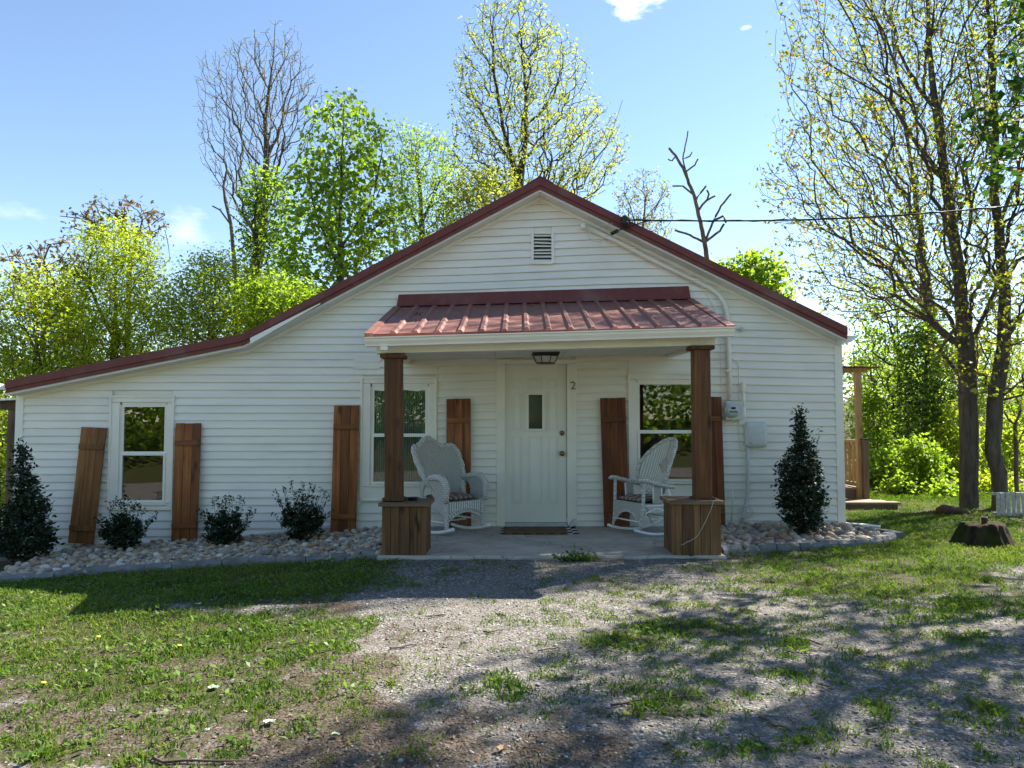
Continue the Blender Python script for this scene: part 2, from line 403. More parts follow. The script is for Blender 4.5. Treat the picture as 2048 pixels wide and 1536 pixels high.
def axis_pts(lo, hi, step, far_lo, far_hi, k=1.17):
    a = list(np.arange(lo, hi + 1e-6, step)); s = step; x = hi
    while x < far_hi: s *= k; x += s; a.append(x)
    s = step; x = lo
    while x > far_lo: s *= k; x -= s; a.insert(0, x)
    return np.array(a)
gx = axis_pts(-6.6, 8.5, 0.07, -420, 420); gy = axis_pts(-9.0, 4.6, 0.07, -320, 620)
GX, GY = np.meshgrid(gx, gy); GZ = ground_z(GX, GY)
g_, d_ = masks(GX, GY, GZ)
nx, ny = len(gx), len(gy)
ii = (np.arange(ny - 1)[:, None] * nx + np.arange(nx - 1)[None, :]).ravel()
gme = fast_mesh('ground', np.stack([GX, GY, GZ], -1).reshape(-1, 3), np.stack([ii, ii + 1, ii + nx + 1, ii + nx], -1),
                {'grass': ('POINT', g_.ravel()), 'dirt': ('POINT', d_.ravel())}, smooth=True)
def m_ground():
    k = Mat('yard_ground', 0.95, 0.15); v = k.coords('Object')
    vo = k.n('ShaderNodeTexVoronoi'); vo.inputs['Scale'].default_value = 55; k.L(v, vo.inputs['Vector'])
    vo2 = k.n('ShaderNodeTexVoronoi'); vo2.inputs['Scale'].default_value = 26; k.L(v, vo2.inputs['Vector'])
    sep = k.n('ShaderNodeSeparateColor'); k.L(vo.outputs['Color'], sep.inputs[0])
    grav = k.ramp(sep.outputs[0], [(0, (.072, .069, .063)), (.45, (.155, .15, .14)), (.8, (.235, .23, .217)), (1, (.39, .38, .365))])
    grav = k.mix(k.ramp(vo.outputs['Distance'], [(.35, (0, 0, 0)), (.75, (.8, .8, .8))]), grav, (.10, .085, .07))
    pat = k.noise(v, 1.7, 5); grav = k.mix(k.ramp(pat, [(.38, (0, 0, 0)), (.62, (.5, .5, .5))]), grav, (.185, .165, .14))
    dn = k.noise(v, 42, 6, .7); dirt = k.ramp(dn, [(.3, (.035, .028, .022)), (.5, (.092, .073, .057)), (.72, (.19, .155, .122))])
    gn = k.noise(v, 60, 5, .7); turf = k.ramp(gn, [(.3, (.028, .027, .012)), (.55, (.055, .060, .020)), (.75, (.12, .10, .055))])
    nz = k.math('MULTIPLY', k.math('SUBTRACT', k.noise(v, 9, 6, .65), .5), 1.5)
    dm = k.ramp(k.math('ADD', k.attr('dirt'), nz), [(.38, (0, 0, 0)), (.66, (1, 1, 1))])
    gm = k.ramp(k.math('ADD', k.attr('grass'), k.math('MULTIPLY', nz, .8)), [(.40, (0, 0, 0)), (.72, (1, 1, 1))])
    c = k.mix(dm, grav, dirt); c = k.mix(gm, c, turf); k.color(c)
    h = k.math('ADD', k.math('MULTIPLY', vo.outputs['Distance'], -.5), k.math('MULTIPLY', dn, .6)); k.bump(h, .9, .02); return k.m
ground = struct(obj('ground', gme, m_ground()), 'gravel and grass yard with bare dirt in front of the cottage')

# ================================================================== HOUSE
def W(x, y, Y=0.0): return P(x, y, Y)
RY = -0.27                                             # depth of the rake edge
rA, rK, rP, rR = W(12, 764, RY), W(486, 669, RY), W(1080, 357, RY), W(1694, 656, RY)
BACK = 8.6
XL, XR = W(33, 900)[0], W(1684, 860)[0]
house = thing('house', 'white clapboard cottage with red metal roof and small front porch', 'house', (0, 0, -.1))
RTOP = [(rA[0], rA[2]), (rK[0], rK[2]), (rP[0], rP[2]), (rR[0], rR[2])]
def roof_z(x):
    return np.interp(x, [p[0] for p in RTOP], [p[1] for p in RTOP])
def warp(x, z):
    return 0.105 * float(sstep(-1.6, 2.0, x)) * float(sstep(0.3, 2.4, z)) - 0.04 * float(sstep(2.2, 4.2, x)) * float(sstep(0.3, 2.4, z))
WALL_DROP = 0.195
def px_rect(x0, x1, y0, y1, Y=0.0):
    ym = (y0 + y1) / 2
    return W(x0, ym, Y)[0], W(x1, ym, Y)[0], W((x0 + x1) / 2, y1, Y)[2], W((x0 + x1) / 2, y0, Y)[2]
WIN = {'left': px_rect(221, 347, 793, 1018), 'porch_l': px_rect(723, 872, 755, 1000), 'porch_r': px_rect(1258, 1404, 747, 994)}
DOORR = (W(993, 880)[0], W(1153, 880)[0], 0.0, W(1070, 721)[2])
VENT = px_rect(1064, 1106, 467, 525)
OPEN = [WIN['left'], WIN['porch_l'], WIN['porch_r'], DOORR, VENT]

front = obj('front_wall', MB().add([(0, .3, 0), (.01, .3, 0), (0, .3, .01)], [(0, 1, 2)]), MT['siding'], house)
PITCHB = 0.0972
def split(x0, x1, z0, z1):
    segs = [(x0, x1)]
    for a, b, c, d in OPEN:
        if z1 > c + .01 and z0 < d - .01:
            n = []
            for s, e in segs:
                if b <= s or a >= e: n.append((s, e)); continue
                if a - s > .02: n.append((s, a + .015))
                if e - b > .02: n.append((b - .015, e))
            segs = n
    return segs
def board(x0, x1, z0, z1, e0, e1, y=0.0, dirn=-1, wf=warp):
    """one lapped siding board: x0..x1 at the bottom edge, e0..e1 at the top edge"""
    n = max(1, int((x1 - x0) / .35)); m = MB(); vs = []
    for i in range(n + 1):
        t = i / n; xb = x0 + (x1 - x0) * t; xt = e0 + (e1 - e0) * t
        wb, wt = wf(xb, z0), wf(xt, z1); jig = .0018 * math.sin(xb * 2.3 + z0 * 17)
        vs += [(xb, y - .017 + jig, z0 + wb + .004), (xb, y - .0205 + jig, z0 + wb), (xb, y - .026 + jig, z0 + wb + .001), (xb, y - .0265 + jig, z0 + wb + .012), (xt, y - .004, z1 + wt + .018)]
    fs = []
    for i in range(n):
        a, b = i * 5, (i + 1) * 5
        fs += [(a + q, b + q, b + q + 1, a + q + 1) for q in range(4)]
    fs += [(0, 1, 2, 3, 4), tuple(n * 5 + q for q in (4, 3, 2, 1, 0))]
    return m.add(vs, fs)
def xlim(z, inset=.0):
    """x extent of the gable wall at height z"""
    xs = np.linspace(XL, XR, 1500); ok = roof_z(xs) - WALL_DROP > z
    return (xs[ok][0], xs[ok][-1]) if ok.any() else None
k = 0; zb = -0.42
seam_rng = random.Random(3)
while True:
    z0, z1 = zb + k * PITCHB, zb + (k + 1) * PITCHB; k += 1
    lo = xlim(z0)
    if lo is None: break
    hi = xlim(z1) or (rP[0] - .02, rP[0] + .02)
    for s, e in split(lo[0], lo[1], z0, z1):
        es = hi[0] if s == lo[0] else s; ee = hi[1] if e == lo[1] else e
        cuts = [s]
        if e - s > 3.9:
            c = s + (e - s) * seam_rng.uniform(.35, .65); cuts.append(c)
        cuts.append(e)
        for q in range(len(cuts) - 1):
            a, b = cuts[q], cuts[q + 1]; ea = es if q == 0 else a - .012; eb = ee if q == len(cuts) - 2 else b
            obj('siding_board', board(a - (.012 if q else 0), b, z0, z1, ea, eb, -.0012 * q), MT['siding'], front)
# backing sheet so nothing shows through the laps
def backing():
    m = MB(); xs = sorted(set([XL, XR] + [p[0] for p in RTOP if XL < p[0] < XR] + [v for o in OPEN for v in o[:2]]))
    for a, b in zip(xs[:-1], xs[1:]):
        mid = (a + b) / 2; cuts = sorted([(o[2], o[3]) for o in OPEN if o[0] - 1e-6 <= a and o[1] + 1e-6 >= b])
        z = -.5
        for c, d in cuts + [(None, None)]:
            ta, tb = (roof_z(a) - WALL_DROP + .1, roof_z(b) - WALL_DROP + .1) if c is None else (c, c)
            if min(ta, tb) > z: m.hexa([(a, .001, z), (b, .001, z), (b, .001, tb), (a, .001, ta)], [(a, .12, z), (b, .12, z), (b, .12, tb), (a, .12, ta)])
            if c is not None: z = d
    return m
front.data = backing().mesh('front_wall'); front.data.materials.append(MT['siding'])
# side walls with their own boards
for nm, X, sgn in (('right_wall', XR, 1), ('left_wall', XL, -1)):
    top = float(roof_z(X)) - WALL_DROP + .06
    w = obj(nm, MB().box((min(X - sgn * .12, X), .121, -.9), (max(X - sgn * .12, X), BACK, top)), MT['siding'], house)
    z = -.42
    while z < top - .05:
        z1 = min(z + PITCHB, top)
        pts = [(X, z), (X + sgn * .020, z), (X + sgn * .005, z1), (X, z1)]
        obj('siding_board', MB().prism(pts, 1, .02, BACK), MT['siding'], w); z += PITCHB
bw = MB(); bw.add([(XL, BACK, -4), (XR, BACK, -4), (XR, BACK, roof_z(XR) - .2), (rP[0], BACK, rP[2] - .2), (rK[0], BACK, rK[2] - .2), (XL, BACK, roof_z(XL) - .2)], [(0, 1, 2, 3, 4, 5)])
obj('back_wall', bw, MT['siding'], house)
obj('room', MB().box((XL + .13, .125, -.02), (XR - .13, BACK - .05, .0)).box((XL + .13, 4.0, 0), (XR - .13, 4.05, 1.75)).box((-3.3, .125, 2.30), (XR - .13, BACK - .05, 2.32)).box((-2.6, .13, 0), (-2.55, 4.0, 2.29)).box((.9, .13, 0), (.95, 4.0, 2.29)), MT['dark_room'], house)
obj('foundation', MB().box((XL + .03, .03, -1.2), (XR - .03, BACK - .03, -.38)), MT['foundation'], house)
# corner posts
for X, s in ((XL, 1), (XR, -1)):
    top = float(roof_z(X + s * .1)) - WALL_DROP + .03
    a, b = sorted((X - s * .012, X + s * .088))
    obj('corner_trim', MB().box((a, -.030, -.32), (b, .018, top)).box((a if s > 0 else b - .012, .018, -.32), (a + .012 if s > 0 else b, .10, top)), MT['trim'], house, bevel=.004)

# roof
def rake_line(p, q, off0, off1, y0, y1):
    """solid that follows the roof edge p-q between two drops below its top"""
    (x0, z0), (x1, z1) = p, q
    return MB().hexa([(x0, y0, z0 - off1), (x1, y0, z1 - off1), (x1, y0, z1 - off0), (x0, y0, z0 - off0)], [(x0, y1, z0 - off1), (x1, y1, z1 - off1), (x1, y1, z1 - off0), (x0, y1, z0 - off0)])
roof = obj('roof', rake_line(RTOP[0], RTOP[1], .02, .075, RY + .02, BACK + .25), MT['red'], house)
for a, b in ((1, 2), (2, 3)):
    obj('roof_sheet', rake_line(RTOP[a], RTOP[b], .02, .075, RY + .02, BACK + .25), MT['red'], roof)
for (x0, z0), (x1, z1) in zip(RTOP[:-1], RTOP[1:]):
    n = 1
    yy = RY + .25
    while yy < BACK:
        obj('roof_rib', MB().hexa([(x0, yy - .02, z0 - .02), (x1, yy - .02, z1 - .02), (x1, yy - .008, z1 + .006), (x0, yy - .008, z0 + .006)], [(x0, yy + .02, z0 - .02), (x1, yy + .02, z1 - .02), (x1, yy + .008, z1 + .006), (x0, yy + .008, z0 + .006)]), MT['red'], roof); yy += .45
for i, ((x0, z0), (x1, z1)) in enumerate(zip(RTOP[:-1], RTOP[1:])):
    obj('rake_trim', rake_line((x0, z0), (x1, z1), -.012, .086, RY - .022, RY + .018), MT['red'], roof)
    obj('rake_trim_lip', rake_line((x0, z0), (x1, z1), .086, .135, RY - .006, RY + .016), MT['red'], roof)
    obj('rake_board', rake_line((x0, z0), (x1, z1), .10, .150, RY + .018, RY + .038), MT['soffit'], roof)
    xa, xb = max(x0, XL - .1), min(x1, XR + .04)
    za, zbb = float(roof_z(xa)), float(roof_z(xb))
    obj('soffit', rake_line((xa, za), (xb, zbb), .150, .162, RY + .012, .03), MT['soffit'], roof)
    obj('frieze_board', rake_line((max(x0, XL), float(roof_z(max(x0, XL)))), (min(x1, XR), float(roof_z(min(x1, XR)))), .163, .206, -.034, -.024), MT['trim'], roof)
pk = RTOP[2]
obj('ridge_cap', MB().prism([(pk[0] - .17, pk[1] - .075), (pk[0], pk[1] + .028), (pk[0] + .17, pk[1] - .062), (pk[0] + .17, pk[1] - .078), (pk[0], pk[1] + .012), (pk[0] - .17, pk[1] - .09)], 1, RY - .03, BACK + .2), MT['red'], roof)
# loose white soffit strip at the roof break
q0, q1 = W(500, 688, RY - .03), W(640, 608, RY - .03)
obj('loose_soffit_strip', MB().hexa([q0, q1, q1 + (0, 0, .012), q0 + (0, 0, .075)], [q0 + (0, .02, 0), q1 + (0, .02, 0), q1 + (0, .02, .012), q0 + (0, .02, .075)]), MT['trim'], roof)
# gutter of the right eave, seen end on, and of the left eave
ge = W(1684, 688, -.2)
obj('eave_gutter', MB().prism([(ge[0], ge[2]), (ge[0] + .10, ge[2] + .02), (ge[0] + .19, ge[2] + .085), (ge[0] + .19, ge[2] + .095), (ge[0] + .10, ge[2] + .105), (ge[0], ge[2] + .11)], 1, -.22, BACK), MT['trim'], roof)
gl = W(10, 779, -.2)
obj('eave_gutter', MB().prism([(gl[0], gl[2]), (gl[0] - .11, gl[2]), (gl[0] - .13, gl[2] + .07), (gl[0] - .12, gl[2] + .075), (gl[0] - .10, gl[2] + .02), (gl[0], gl[2] + .075)], 1, -.2, BACK), MT['trim'], roof)

# gable vent
a, b, c, d = VENT
vent = obj('gable_vent', MB().box((a - .02, -.012, c - .02), (b + .02, .10, d + .02)), MT['black'], house)
vent.data = MB().box((a, .05, c), (b, .11, d)).mesh('gable_vent'); vent.data.materials.append(MT['black'])
for bx in (((a - .012, -.040, c - .022), (a + .022, .02, d + .012)), ((b - .022, -.040, c - .022), (b + .012, .02, d + .012)), ((a + .022, -.038, d - .012), (b - .022, .02, d + .012)), ((a + .012, -.05, c - .030), (b - .012, .02, c + .006))):
    obj('vent_frame', MB().box(*bx), MT['trim'], vent, bevel=.003)
vr = random.Random(5)
for i in range(8):
    zc = c + (d - c) * (i + .55) / 8.2; t = vr.uniform(-.006, .006); t2 = vr.uniform(-.006, .006)
    obj('louver', MB().hexa([(a + .02, -.028, zc - .016 + t), (b - .02, -.028, zc - .016 + t2), (b - .02, .03, zc + .018 + t2), (a + .02, .03, zc + .018 + t)], [(a + .02, -.028, zc - .004 + t), (b - .02, -.028, zc - .004 + t2), (b - .02, .03, zc + .026 + t2), (a + .02, .03, zc + .026 + t)]), MT['trim'], vent)

# windows
def window(key, glass, cas, cas_b, mid_px, gl_px, lab):
    a, b, c, d = WIN[key]; w = obj('window', MB().box((a + .01, .085, c + .01), (b - .01, .11, d - .01)), MT['trim'], house)
    w['label'] = lab
    gx0, gx1 = W(gl_px[0], 880)[0], W(gl_px[1], 880)[0]
    zt, zb_ = W(800, gl_px[2])[2], W(800, gl_px[3])[2]; zm0, zm1 = W(800, mid_px[1])[2], W(800, mid_px[0])[2]
    w.data = MB().box((gx0 - .05, -.004, zt + .03), (gx1 + .05, .09, d - cas + .004)).box((gx0 - .05, -.004, c + cas_b - .004), (gx1 + .05, .09, zb_ - .03)).box((gx0 - .055, -.004, zb_ - .055), (gx0 - .03, .09, zt + .055)).box((gx1 + .03, -.004, zb_ - .055), (gx1 + .055, .09, zt + .055)).mesh('window'); w.data.materials.append(MT['trim'])
    # flat casing in four pieces with an outer moulding
    for q in (((a, d - cas, 0), (b, d, 0)), ((a, c, 0), (b, c + cas_b, 0)), ((a, c + cas_b, 0), (gx0 - .045, d - cas, 0)), ((gx1 + .045, c + cas_b, 0), (b, d - cas, 0))):
        (x0, z0, _), (x1, z1, _) = q
        obj('casing', MB().box((x0 + .0015, -.026, z0 + .0015), (x1 - .0015, .02, z1 - .0015)), MT['trim_porch'], w, bevel=.003)
    for q in (((a - .012, d - .018), (b + .012, d + .012)), ((a - .012, c - .012), (b + .012, c + .016)), ((a - .012, c + .016), (a + .016, d - .018)), ((b - .016, c + .016), (b + .012, d - .018))):
        obj('moulding', MB().box((q[0][0], -.040, q[0][1]), (q[1][0], -.010, q[1][1])), MT['trim_porch'], w, bevel=.004)
    obj('sill', MB().box((gx0 - .06, -.052, zb_ - .062), (gx1 + .06, -.005, zb_ - .036)), MT['trim_porch'], w, bevel=.004)
    fr = .030
    for nm, z0, z1, yo in (('upper_sash', (zm0 + zm1) / 2, zt, .0), ('lower_sash', zb_, (zm0 + zm1) / 2, -.016)):
        up = nm == 'upper_sash'; b0 = z0 + ((zm1 - zm0) / 2 if up else 0) ; t1 = z1 - (0 if up else (zm1 - zm0) / 2)
        m = MB(); m.box((gx0 - fr, yo, b0 - fr if not up else z0 - .004), (gx1 + fr, yo + .03, b0)); m.box((gx0 - fr, yo, t1), (gx1 + fr, yo + .03, t1 + (fr if up else (zm1 - zm0) / 2 + .004)))
        m.box((gx0 - fr, yo, b0), (gx0, yo + .03, t1)); m.box((gx1, yo, b0), (gx1 + fr, yo + .03, t1))
        obj(nm, m, MT['trim'], w, bevel=.003)
        obj('pane', MB().add([(gx0, yo + .014, b0), (gx1, yo + .014, b0), (gx1, yo + .014, t1), (gx0, yo + .014, t1)], [(0, 1, 2, 3)]), glass, w)
    return w, (gx0, gx1, zb_, zt)
w1, r1 = window('left', MT['glass'], .075, .075, (903, 911), (247, 328, 814, 1000), 'window reflecting the sunlit trees and drive across the yard')
w2, r2 = window('porch_l', MT['glass_dim'], .075, .17, (867, 874), (748, 850, 777, 963), 'porch window with a striped blind hanging inside')
w3, r3 = window('porch_r', MT['glass'], .075, .16, (860, 867), (1280, 1385, 769, 958), 'dark porch window behind the oval-backed rocking chair')
def m_blind():
    k = Mat('striped_blind', .8, .2); v = k.coords('Object'); w = k.n('ShaderNodeTexWave'); w.wave_type = 'BANDS'; w.bands_direction = 'X'
    w.inputs['Scale'].default_value = 11.5; w.inputs['Distortion'].default_value = .25; k.L(v, w.inputs['Vector'])
    k.color(k.ramp(w.outputs['Fac'], [(.15, (.10, .17, .14)), (.55, (.30, .40, .35)), (.95, (.52, .60, .55))])); return k.m
bl = MB()
for i in range(26):
    x = r2[0] - .03 + (r2[1] - r2[0] + .06) * i / 26; w_ = (r2[1] - r2[0] + .06) / 26
    bl.add([(x, .06, r2[2]), (x + w_ * .5, .04, r2[2]), (x + w_, .06, r2[2]), (x, .06, r2[3]), (x + w_ * .5, .04, r2[3]), (x + w_, .06, r2[3])], [(0, 1, 4, 3), (1, 2, 5, 4)])
obj('blind', bl, m_blind(), w2)
cu = MB(); 
for i in range(12):
    x = r2[0] - .02 + (r2[1] - r2[0] + .04) * i / 12; w_ = (r2[1] - r2[0] + .04) / 12; h0 = .018 + .022 * ((i * 37) % 7) / 7; h1 = .018 + .022 * (((i + 1) * 37) % 7) / 7
    cu.add([(x, -.001, r2[3] - h0), (x + w_, -.001, r2[3] - h1), (x + w_, -.001, r2[3] + .02), (x, -.001, r2[3] + .02)], [(0, 1, 2, 3)])
obj('peeling_film', cu, MT['trim'], w2, solid=.002)

# door
a, b, c, d = DOORR
dx0, dx1, dz1 = W(1011, 880)[0], W(1133, 880)[0], W(1070, 729)[2]
door = obj('door', MB().box((dx0, .012, .045), (dx1, .055, dz1)), m_plain('door_paint', (.80, .775, .69), .42, .05, 2.5), house)
door['label'] = 'panelled pale door with a narrow upright pane'
def pr(x0, x1, y0, y1): return W(x0, 880)[0], W(x1, 880)[0], W(1070, y1)[2], W(1070, y0)[2]
DP = [(1024, 1044, 757, 778), (1056, 1085, 757, 778), (1096, 1116, 757, 778), (1024, 1044, 786, 860), (1096, 1116, 786, 860), (1024, 1044, 872, 1006), (1056, 1085, 872, 1006), (1096, 1116, 872, 1006)]
for q in DP:
    x0, x1, z0, z1 = pr(*q); m = MB()
    m.box((x0, .003, z0), (x0 + .012, .013, z1)); m.box((x1 - .012, .003, z0), (x1, .013, z1)); m.box((x0 + .012, .003, z0), (x1 - .012, .013, z0 + .012)); m.box((x0 + .012, .003, z1 - .012), (x1 - .012, .013, z1))
    m.box((x0 + .028, .006, z0 + .028), (x1 - .028, .013, z1 - .028)); obj('door_panel', m, door.data.materials[0], door, bevel=.003)
x0, x1, z0, z1 = pr(1052, 1090, 784, 863)
m = MB(); t = .035
m.box((x0, -.006, z0), (x0 + t, .014, z1)); m.box((x1 - t, -.006, z0), (x1, .014, z1)); m.box((x0 + t, -.006, z0), (x1 - t, .014, z0 + t)); m.box((x0 + t, -.006, z1 - t), (x1 - t, .014, z1))
obj('glass_frame', m, door.data.materials[0], door, bevel=.004)
k_ = Mat('dark_lite', .08, .6); k_.color((.012, .018, .026))
obj('door_pane', MB().box((x0 + t, .004, z0 + t), (x1 - t, .012, z1 - t)), k_.m, door)
for nm, yy in (('deadbolt', 866), ('door_knob', 907)):
    q = W(1124, yy); prof = [(.0335, 0), (.0335, .008), (.02, .012), (.013, .016), (.013, .04), (.026, .046), (.029, .058), (.022, .068), (.004, .070)] if nm == 'door_knob' else [(.032, 0), (.032, .010), (.026, .018), (.014, .020), (.012, .024), (.002, .024)]
    obj(nm, MB().lathe(prof, (q[0], .011, q[2]), 20, 'y'), MT['brass'], door, smooth=True)
dc = house
for q in (((a, -.030, 0), (dx0 - .006, .02, dz1 + .004)), ((dx1 + .012, -.030, 0), (b, .02, dz1 + .004)), ((a - .004, -.034, dz1 + .006), (b + .004, .02, d + .012))):
    obj('door_casing', MB().box(*q), MT['trim_porch'], house, bevel=.004)
obj('door_jamb', MB().box((dx0 - .006, .0, .04), (dx0 - .001, .08, dz1)).box((dx1 + .004, -.012, .04), (dx1 + .012, .08, dz1)).box((dx0, .0, dz1 + .002), (dx1, .08, dz1 + .006)), MT['trim'], house)
obj('door_casing_strip', MB().box((b - .045, -.036, 0.01), (b - .005, -.029, dz1)), MT['trim_porch'], house)
obj('weather_strip', MB().hexa([(dx1 + .001, .0, .1), (dx1 + .004, .0, .1), (dx1 + .004, .0, dz1), (dx1 + .001, .0, dz1)], [(dx1 + .001, .04, .1), (dx1 + .004, .04, .1), (dx1 + .004, .04, dz1), (dx1 + .001, .04, dz1)]), MT['black'], house)
obj('threshold', MB().box((dx0 - .005, -.05, .0), (dx1 + .01, .05, .018)).box((dx0, -.02, .018), (dx1 + .005, .05, .040)), MT['galv'], house, bevel=.003)
def text_mesh(s, size, depth, name):
    cu = bpy.data.curves.new(name, 'FONT'); cu.body = s; cu.size = size; cu.extrude = depth; cu.align_x = 'CENTER'; cu.align_y = 'CENTER'
    o = bpy.data.objects.new(name, cu); COL.objects.link(o); bpy.context.view_layer.update()
    me = bpy.data.meshes.new_from_object(o.evaluated_get(bpy.context.evaluated_depsgraph_get())); bpy.data.objects.remove(o); bpy.data.curves.remove(cu); return me
me = text_mesh('2', .145, .006, 'house_number'); q = W(1146, 772)
me.transform(Matrix.Translation((q[0], -.036, q[2])) @ Matrix.Rotation(math.pi / 2, 4, 'X')); obj('house_number', me, m_plain('number_pewter', (.16, .15, .12), .4, .2, metal=.5), house)
# inner corner strips where the porch siding changes
for xp in (874, 1258):
    X = W(xp, 740)[0]; obj('siding_joint', MB().box((X - .006, -.026, W(xp, 752)[2]), (X + .006, -.015, W(xp, 722)[2])), MT['trim_porch'], house)
for (xa, xb, y0, y1) in ((710, 762, 712, 724), (708, 760, 727, 738), (700, 722, 754, 762)):
    p0, p1 = W(xa, y1), W(xb, y0)
    obj('siding_patch', MB().box((p0[0], -.0275, p0[2]), (p1[0], -.021, p1[2])), MT['trim'], house)
p0, p1 = W(490, 1074, -.05), W(664, 1056, -.05)
obj('loose_starter_strip', MB().hexa([p0, p1, p1 + (0, 0, .035), p0 + (0, 0, .02)], [p0 + (0, .03, 0), p1 + (0, .03, 0), p1 + (0, .03, .035), p0 + (0, .03, .02)]), MT['grey_plastic'], house)

# ------------------------------------------------------------------ porch
PY = -2.14
eL, eR = W(738, 668, PY), W(1461, 652, PY)            # roof edge
tL, tR = W(795, 614, -.03), W(1379, 599, -.03)        # roof top at the wall
def roofp(u, v, h=0.0):
    """u across, v down the porch roof"""
    a = tL + (tR - tL) * u; b = eL + (eR - eL) * u; q = a + (b - a) * v
    return q + np.array((0, -.3 * h, h))
sheet = MB(); sheet.hexa([roofp(0, 0), roofp(1, 0), roofp(1, 1), roofp(0, 1)], [roofp(0, 0, -.02), roofp(1, 0, -.02), roofp(1, 1, -.02), roofp(0, 1, -.02)])
porch = obj('porch_roof', sheet, MT['red_porch'], house)
for i in range(15):
    u = (225 - 100 + i * 114.0) / 1860; w_ = .0105
    m = MB(); A, B = [], []
    for v, dst in ((-.0, A), (1.012, B)):
        dst += [roofp(u - w_, v, .0005), roofp(u - w_ * .42, v, .026), roofp(u + w_ * .42, v, .026), roofp(u + w_, v, .0005)]
    m.hexa(A, B); obj('roof_rib', m, MT['red_porch'], porch)
for uu, s in ((0, -1), (1, 1)):
    m = MB(); m.hexa([roofp(uu - .012, 0, .012), roofp(uu + .012, 0, .012), roofp(uu + .012, 1.01, .012), roofp(uu - .012, 1.01, .012)], [roofp(uu - .012, 0, -.05), roofp(uu + .012, 0, -.05), roofp(uu + .012, 1.01, -.05), roofp(uu - .012, 1.01, -.05)])
    obj('gable_trim', m, MT['red_porch'], porch)
fl = [W(798, 590), W(1376, 573), W(1379, 599), W(795, 614)]
obj('wall_flashing', MB().hexa([q + (0, -.034, 0) for q in fl[:2]] + [q + (0, -.075, .0) for q in fl[2:]], [q + (0, -.01, 0) for q in fl]), MT['red'], porch)
m = MB(); m.hexa([roofp(-.012, 1.0, -.003) + (0, -.004, 0), roofp(1.012, 1.0, -.003) + (0, -.004, 0), roofp(1.012, 1.0, -.05) + (0, -.004, 0), roofp(-.012, 1.0, -.05) + (0, -.004, 0)], [roofp(-.012, 1, -.003) + (0, .03, 0), roofp(1.012, 1, -.003) + (0, .03, 0), roofp(1.012, 1, -.05) + (0, .03, 0), roofp(-.012, 1, -.05) + (0, .03, 0)])
obj('drip_edge', m, MT['red'], porch)
# gutter
GYF = PY - .13
gL, gR = W(729, 674, GYF), W(1471, 653, GYF); gLb, gRb = W(734, 692, GYF), W(1466, 671, GYF)
hh = gL[2] - gLb[2]
prof = [(0, 0), (0, -.012), (.018, -.018), (.022, -hh * .45), (.045, -hh * .8), (.05, -hh), (.135, -hh), (.135, -.02), (.129, -.02), (.129, -hh + .006), (.056, -hh + .006), (.03, -hh * .45), (.026, -.01), (.012, 0)]
def gut(u): return gL + (gR - gL) * u
m = MB(); n = len(prof); vs = []
for u in (0, 1):
    g0 = gut(u); vs += [(g0[0], g0[1] + py_, g0[2] + pz_) for py_, pz_ in prof]
m.add(vs, [(i, i + n, (i + 1) % n + n, (i + 1) % n) for i in range(n)])
gutter = obj('gutter', m, MT['trim'], porch)
for u in (0, 1):
    g0 = gut(u); s = -.003 if u == 0 else .003
    pr_ = [(g0[1] + y_, g0[2] + z_) for y_, z_ in prof[:8]]
    obj('gutter_end_cap', MB().prism(pr_, 0, g0[0], g0[0] + s), MT['trim'], porch)
for u in (.093, .345, .58, .93):
    g0 = gut(u); pr_ = [(g0[1] + y_ - .003, g0[2] + z_) for y_, z_ in prof[:6]] + [(g0[1] + y_, g0[2] + z_) for y_, z_ in reversed(prof[:6])]
    obj('gutter_seam', MB().prism(pr_, 0, g0[0] - .004, g0[0] + .004), MT['trim'], porch)
q = W(768, 694, GYF + .03); obj('gutter_outlet', MB().box((q[0] - .035, q[1], q[2] - .03), (q[0] + .035, q[1] + .05, q[2] + .008)).box((q[0] + .008, q[1] + .02, q[2] - .045), (q[0] + .016, q[1] + .028, q[2] - .03)), MT['trim'], porch)
# header beam (front and sides) and ceiling
HY = PY + .10
hL, hR = W(752, 707, HY), W(1431, 690, HY)
def hexline(p, q, h, y0, y1):
    return MB().hexa([(p[0], y0, p[2]), (q[0], y0, q[2]), (q[0], y0, q[2] + h), (p[0], y0, p[2] + h)], [(p[0], y1, p[2]), (q[0], y1, q[2]), (q[0], y1, q[2] + h), (p[0], y1, p[2] + h)])
obj('header_beam', hexline(hL, hR, .19, HY, HY + .12), MT['trim_porch'], porch, bevel=.004)
for q, s in ((hL, 1), (hR, -1)):
    zw = W(870, 728)[2] if s > 0 else W(1400, 714)[2]
    x0, x1 = sorted((q[0] + s * .002, q[0] + s * .09))
    obj('side_beam', MB().hexa([(x0, HY + .121, q[2] + .002), (x1, HY + .121, q[2] + .002), (x1, HY + .121, q[2] + .2), (x0, HY + .121, q[2] + .2)], [(x0, -.03, zw - .0), (x1, -.03, zw - .0), (x1, -.03, zw + .45), (x0, -.03, zw + .45)]), MT['trim_porch'], porch)
nb = 12; c0, c1 = hL[0] + .095, hR[0] - .095
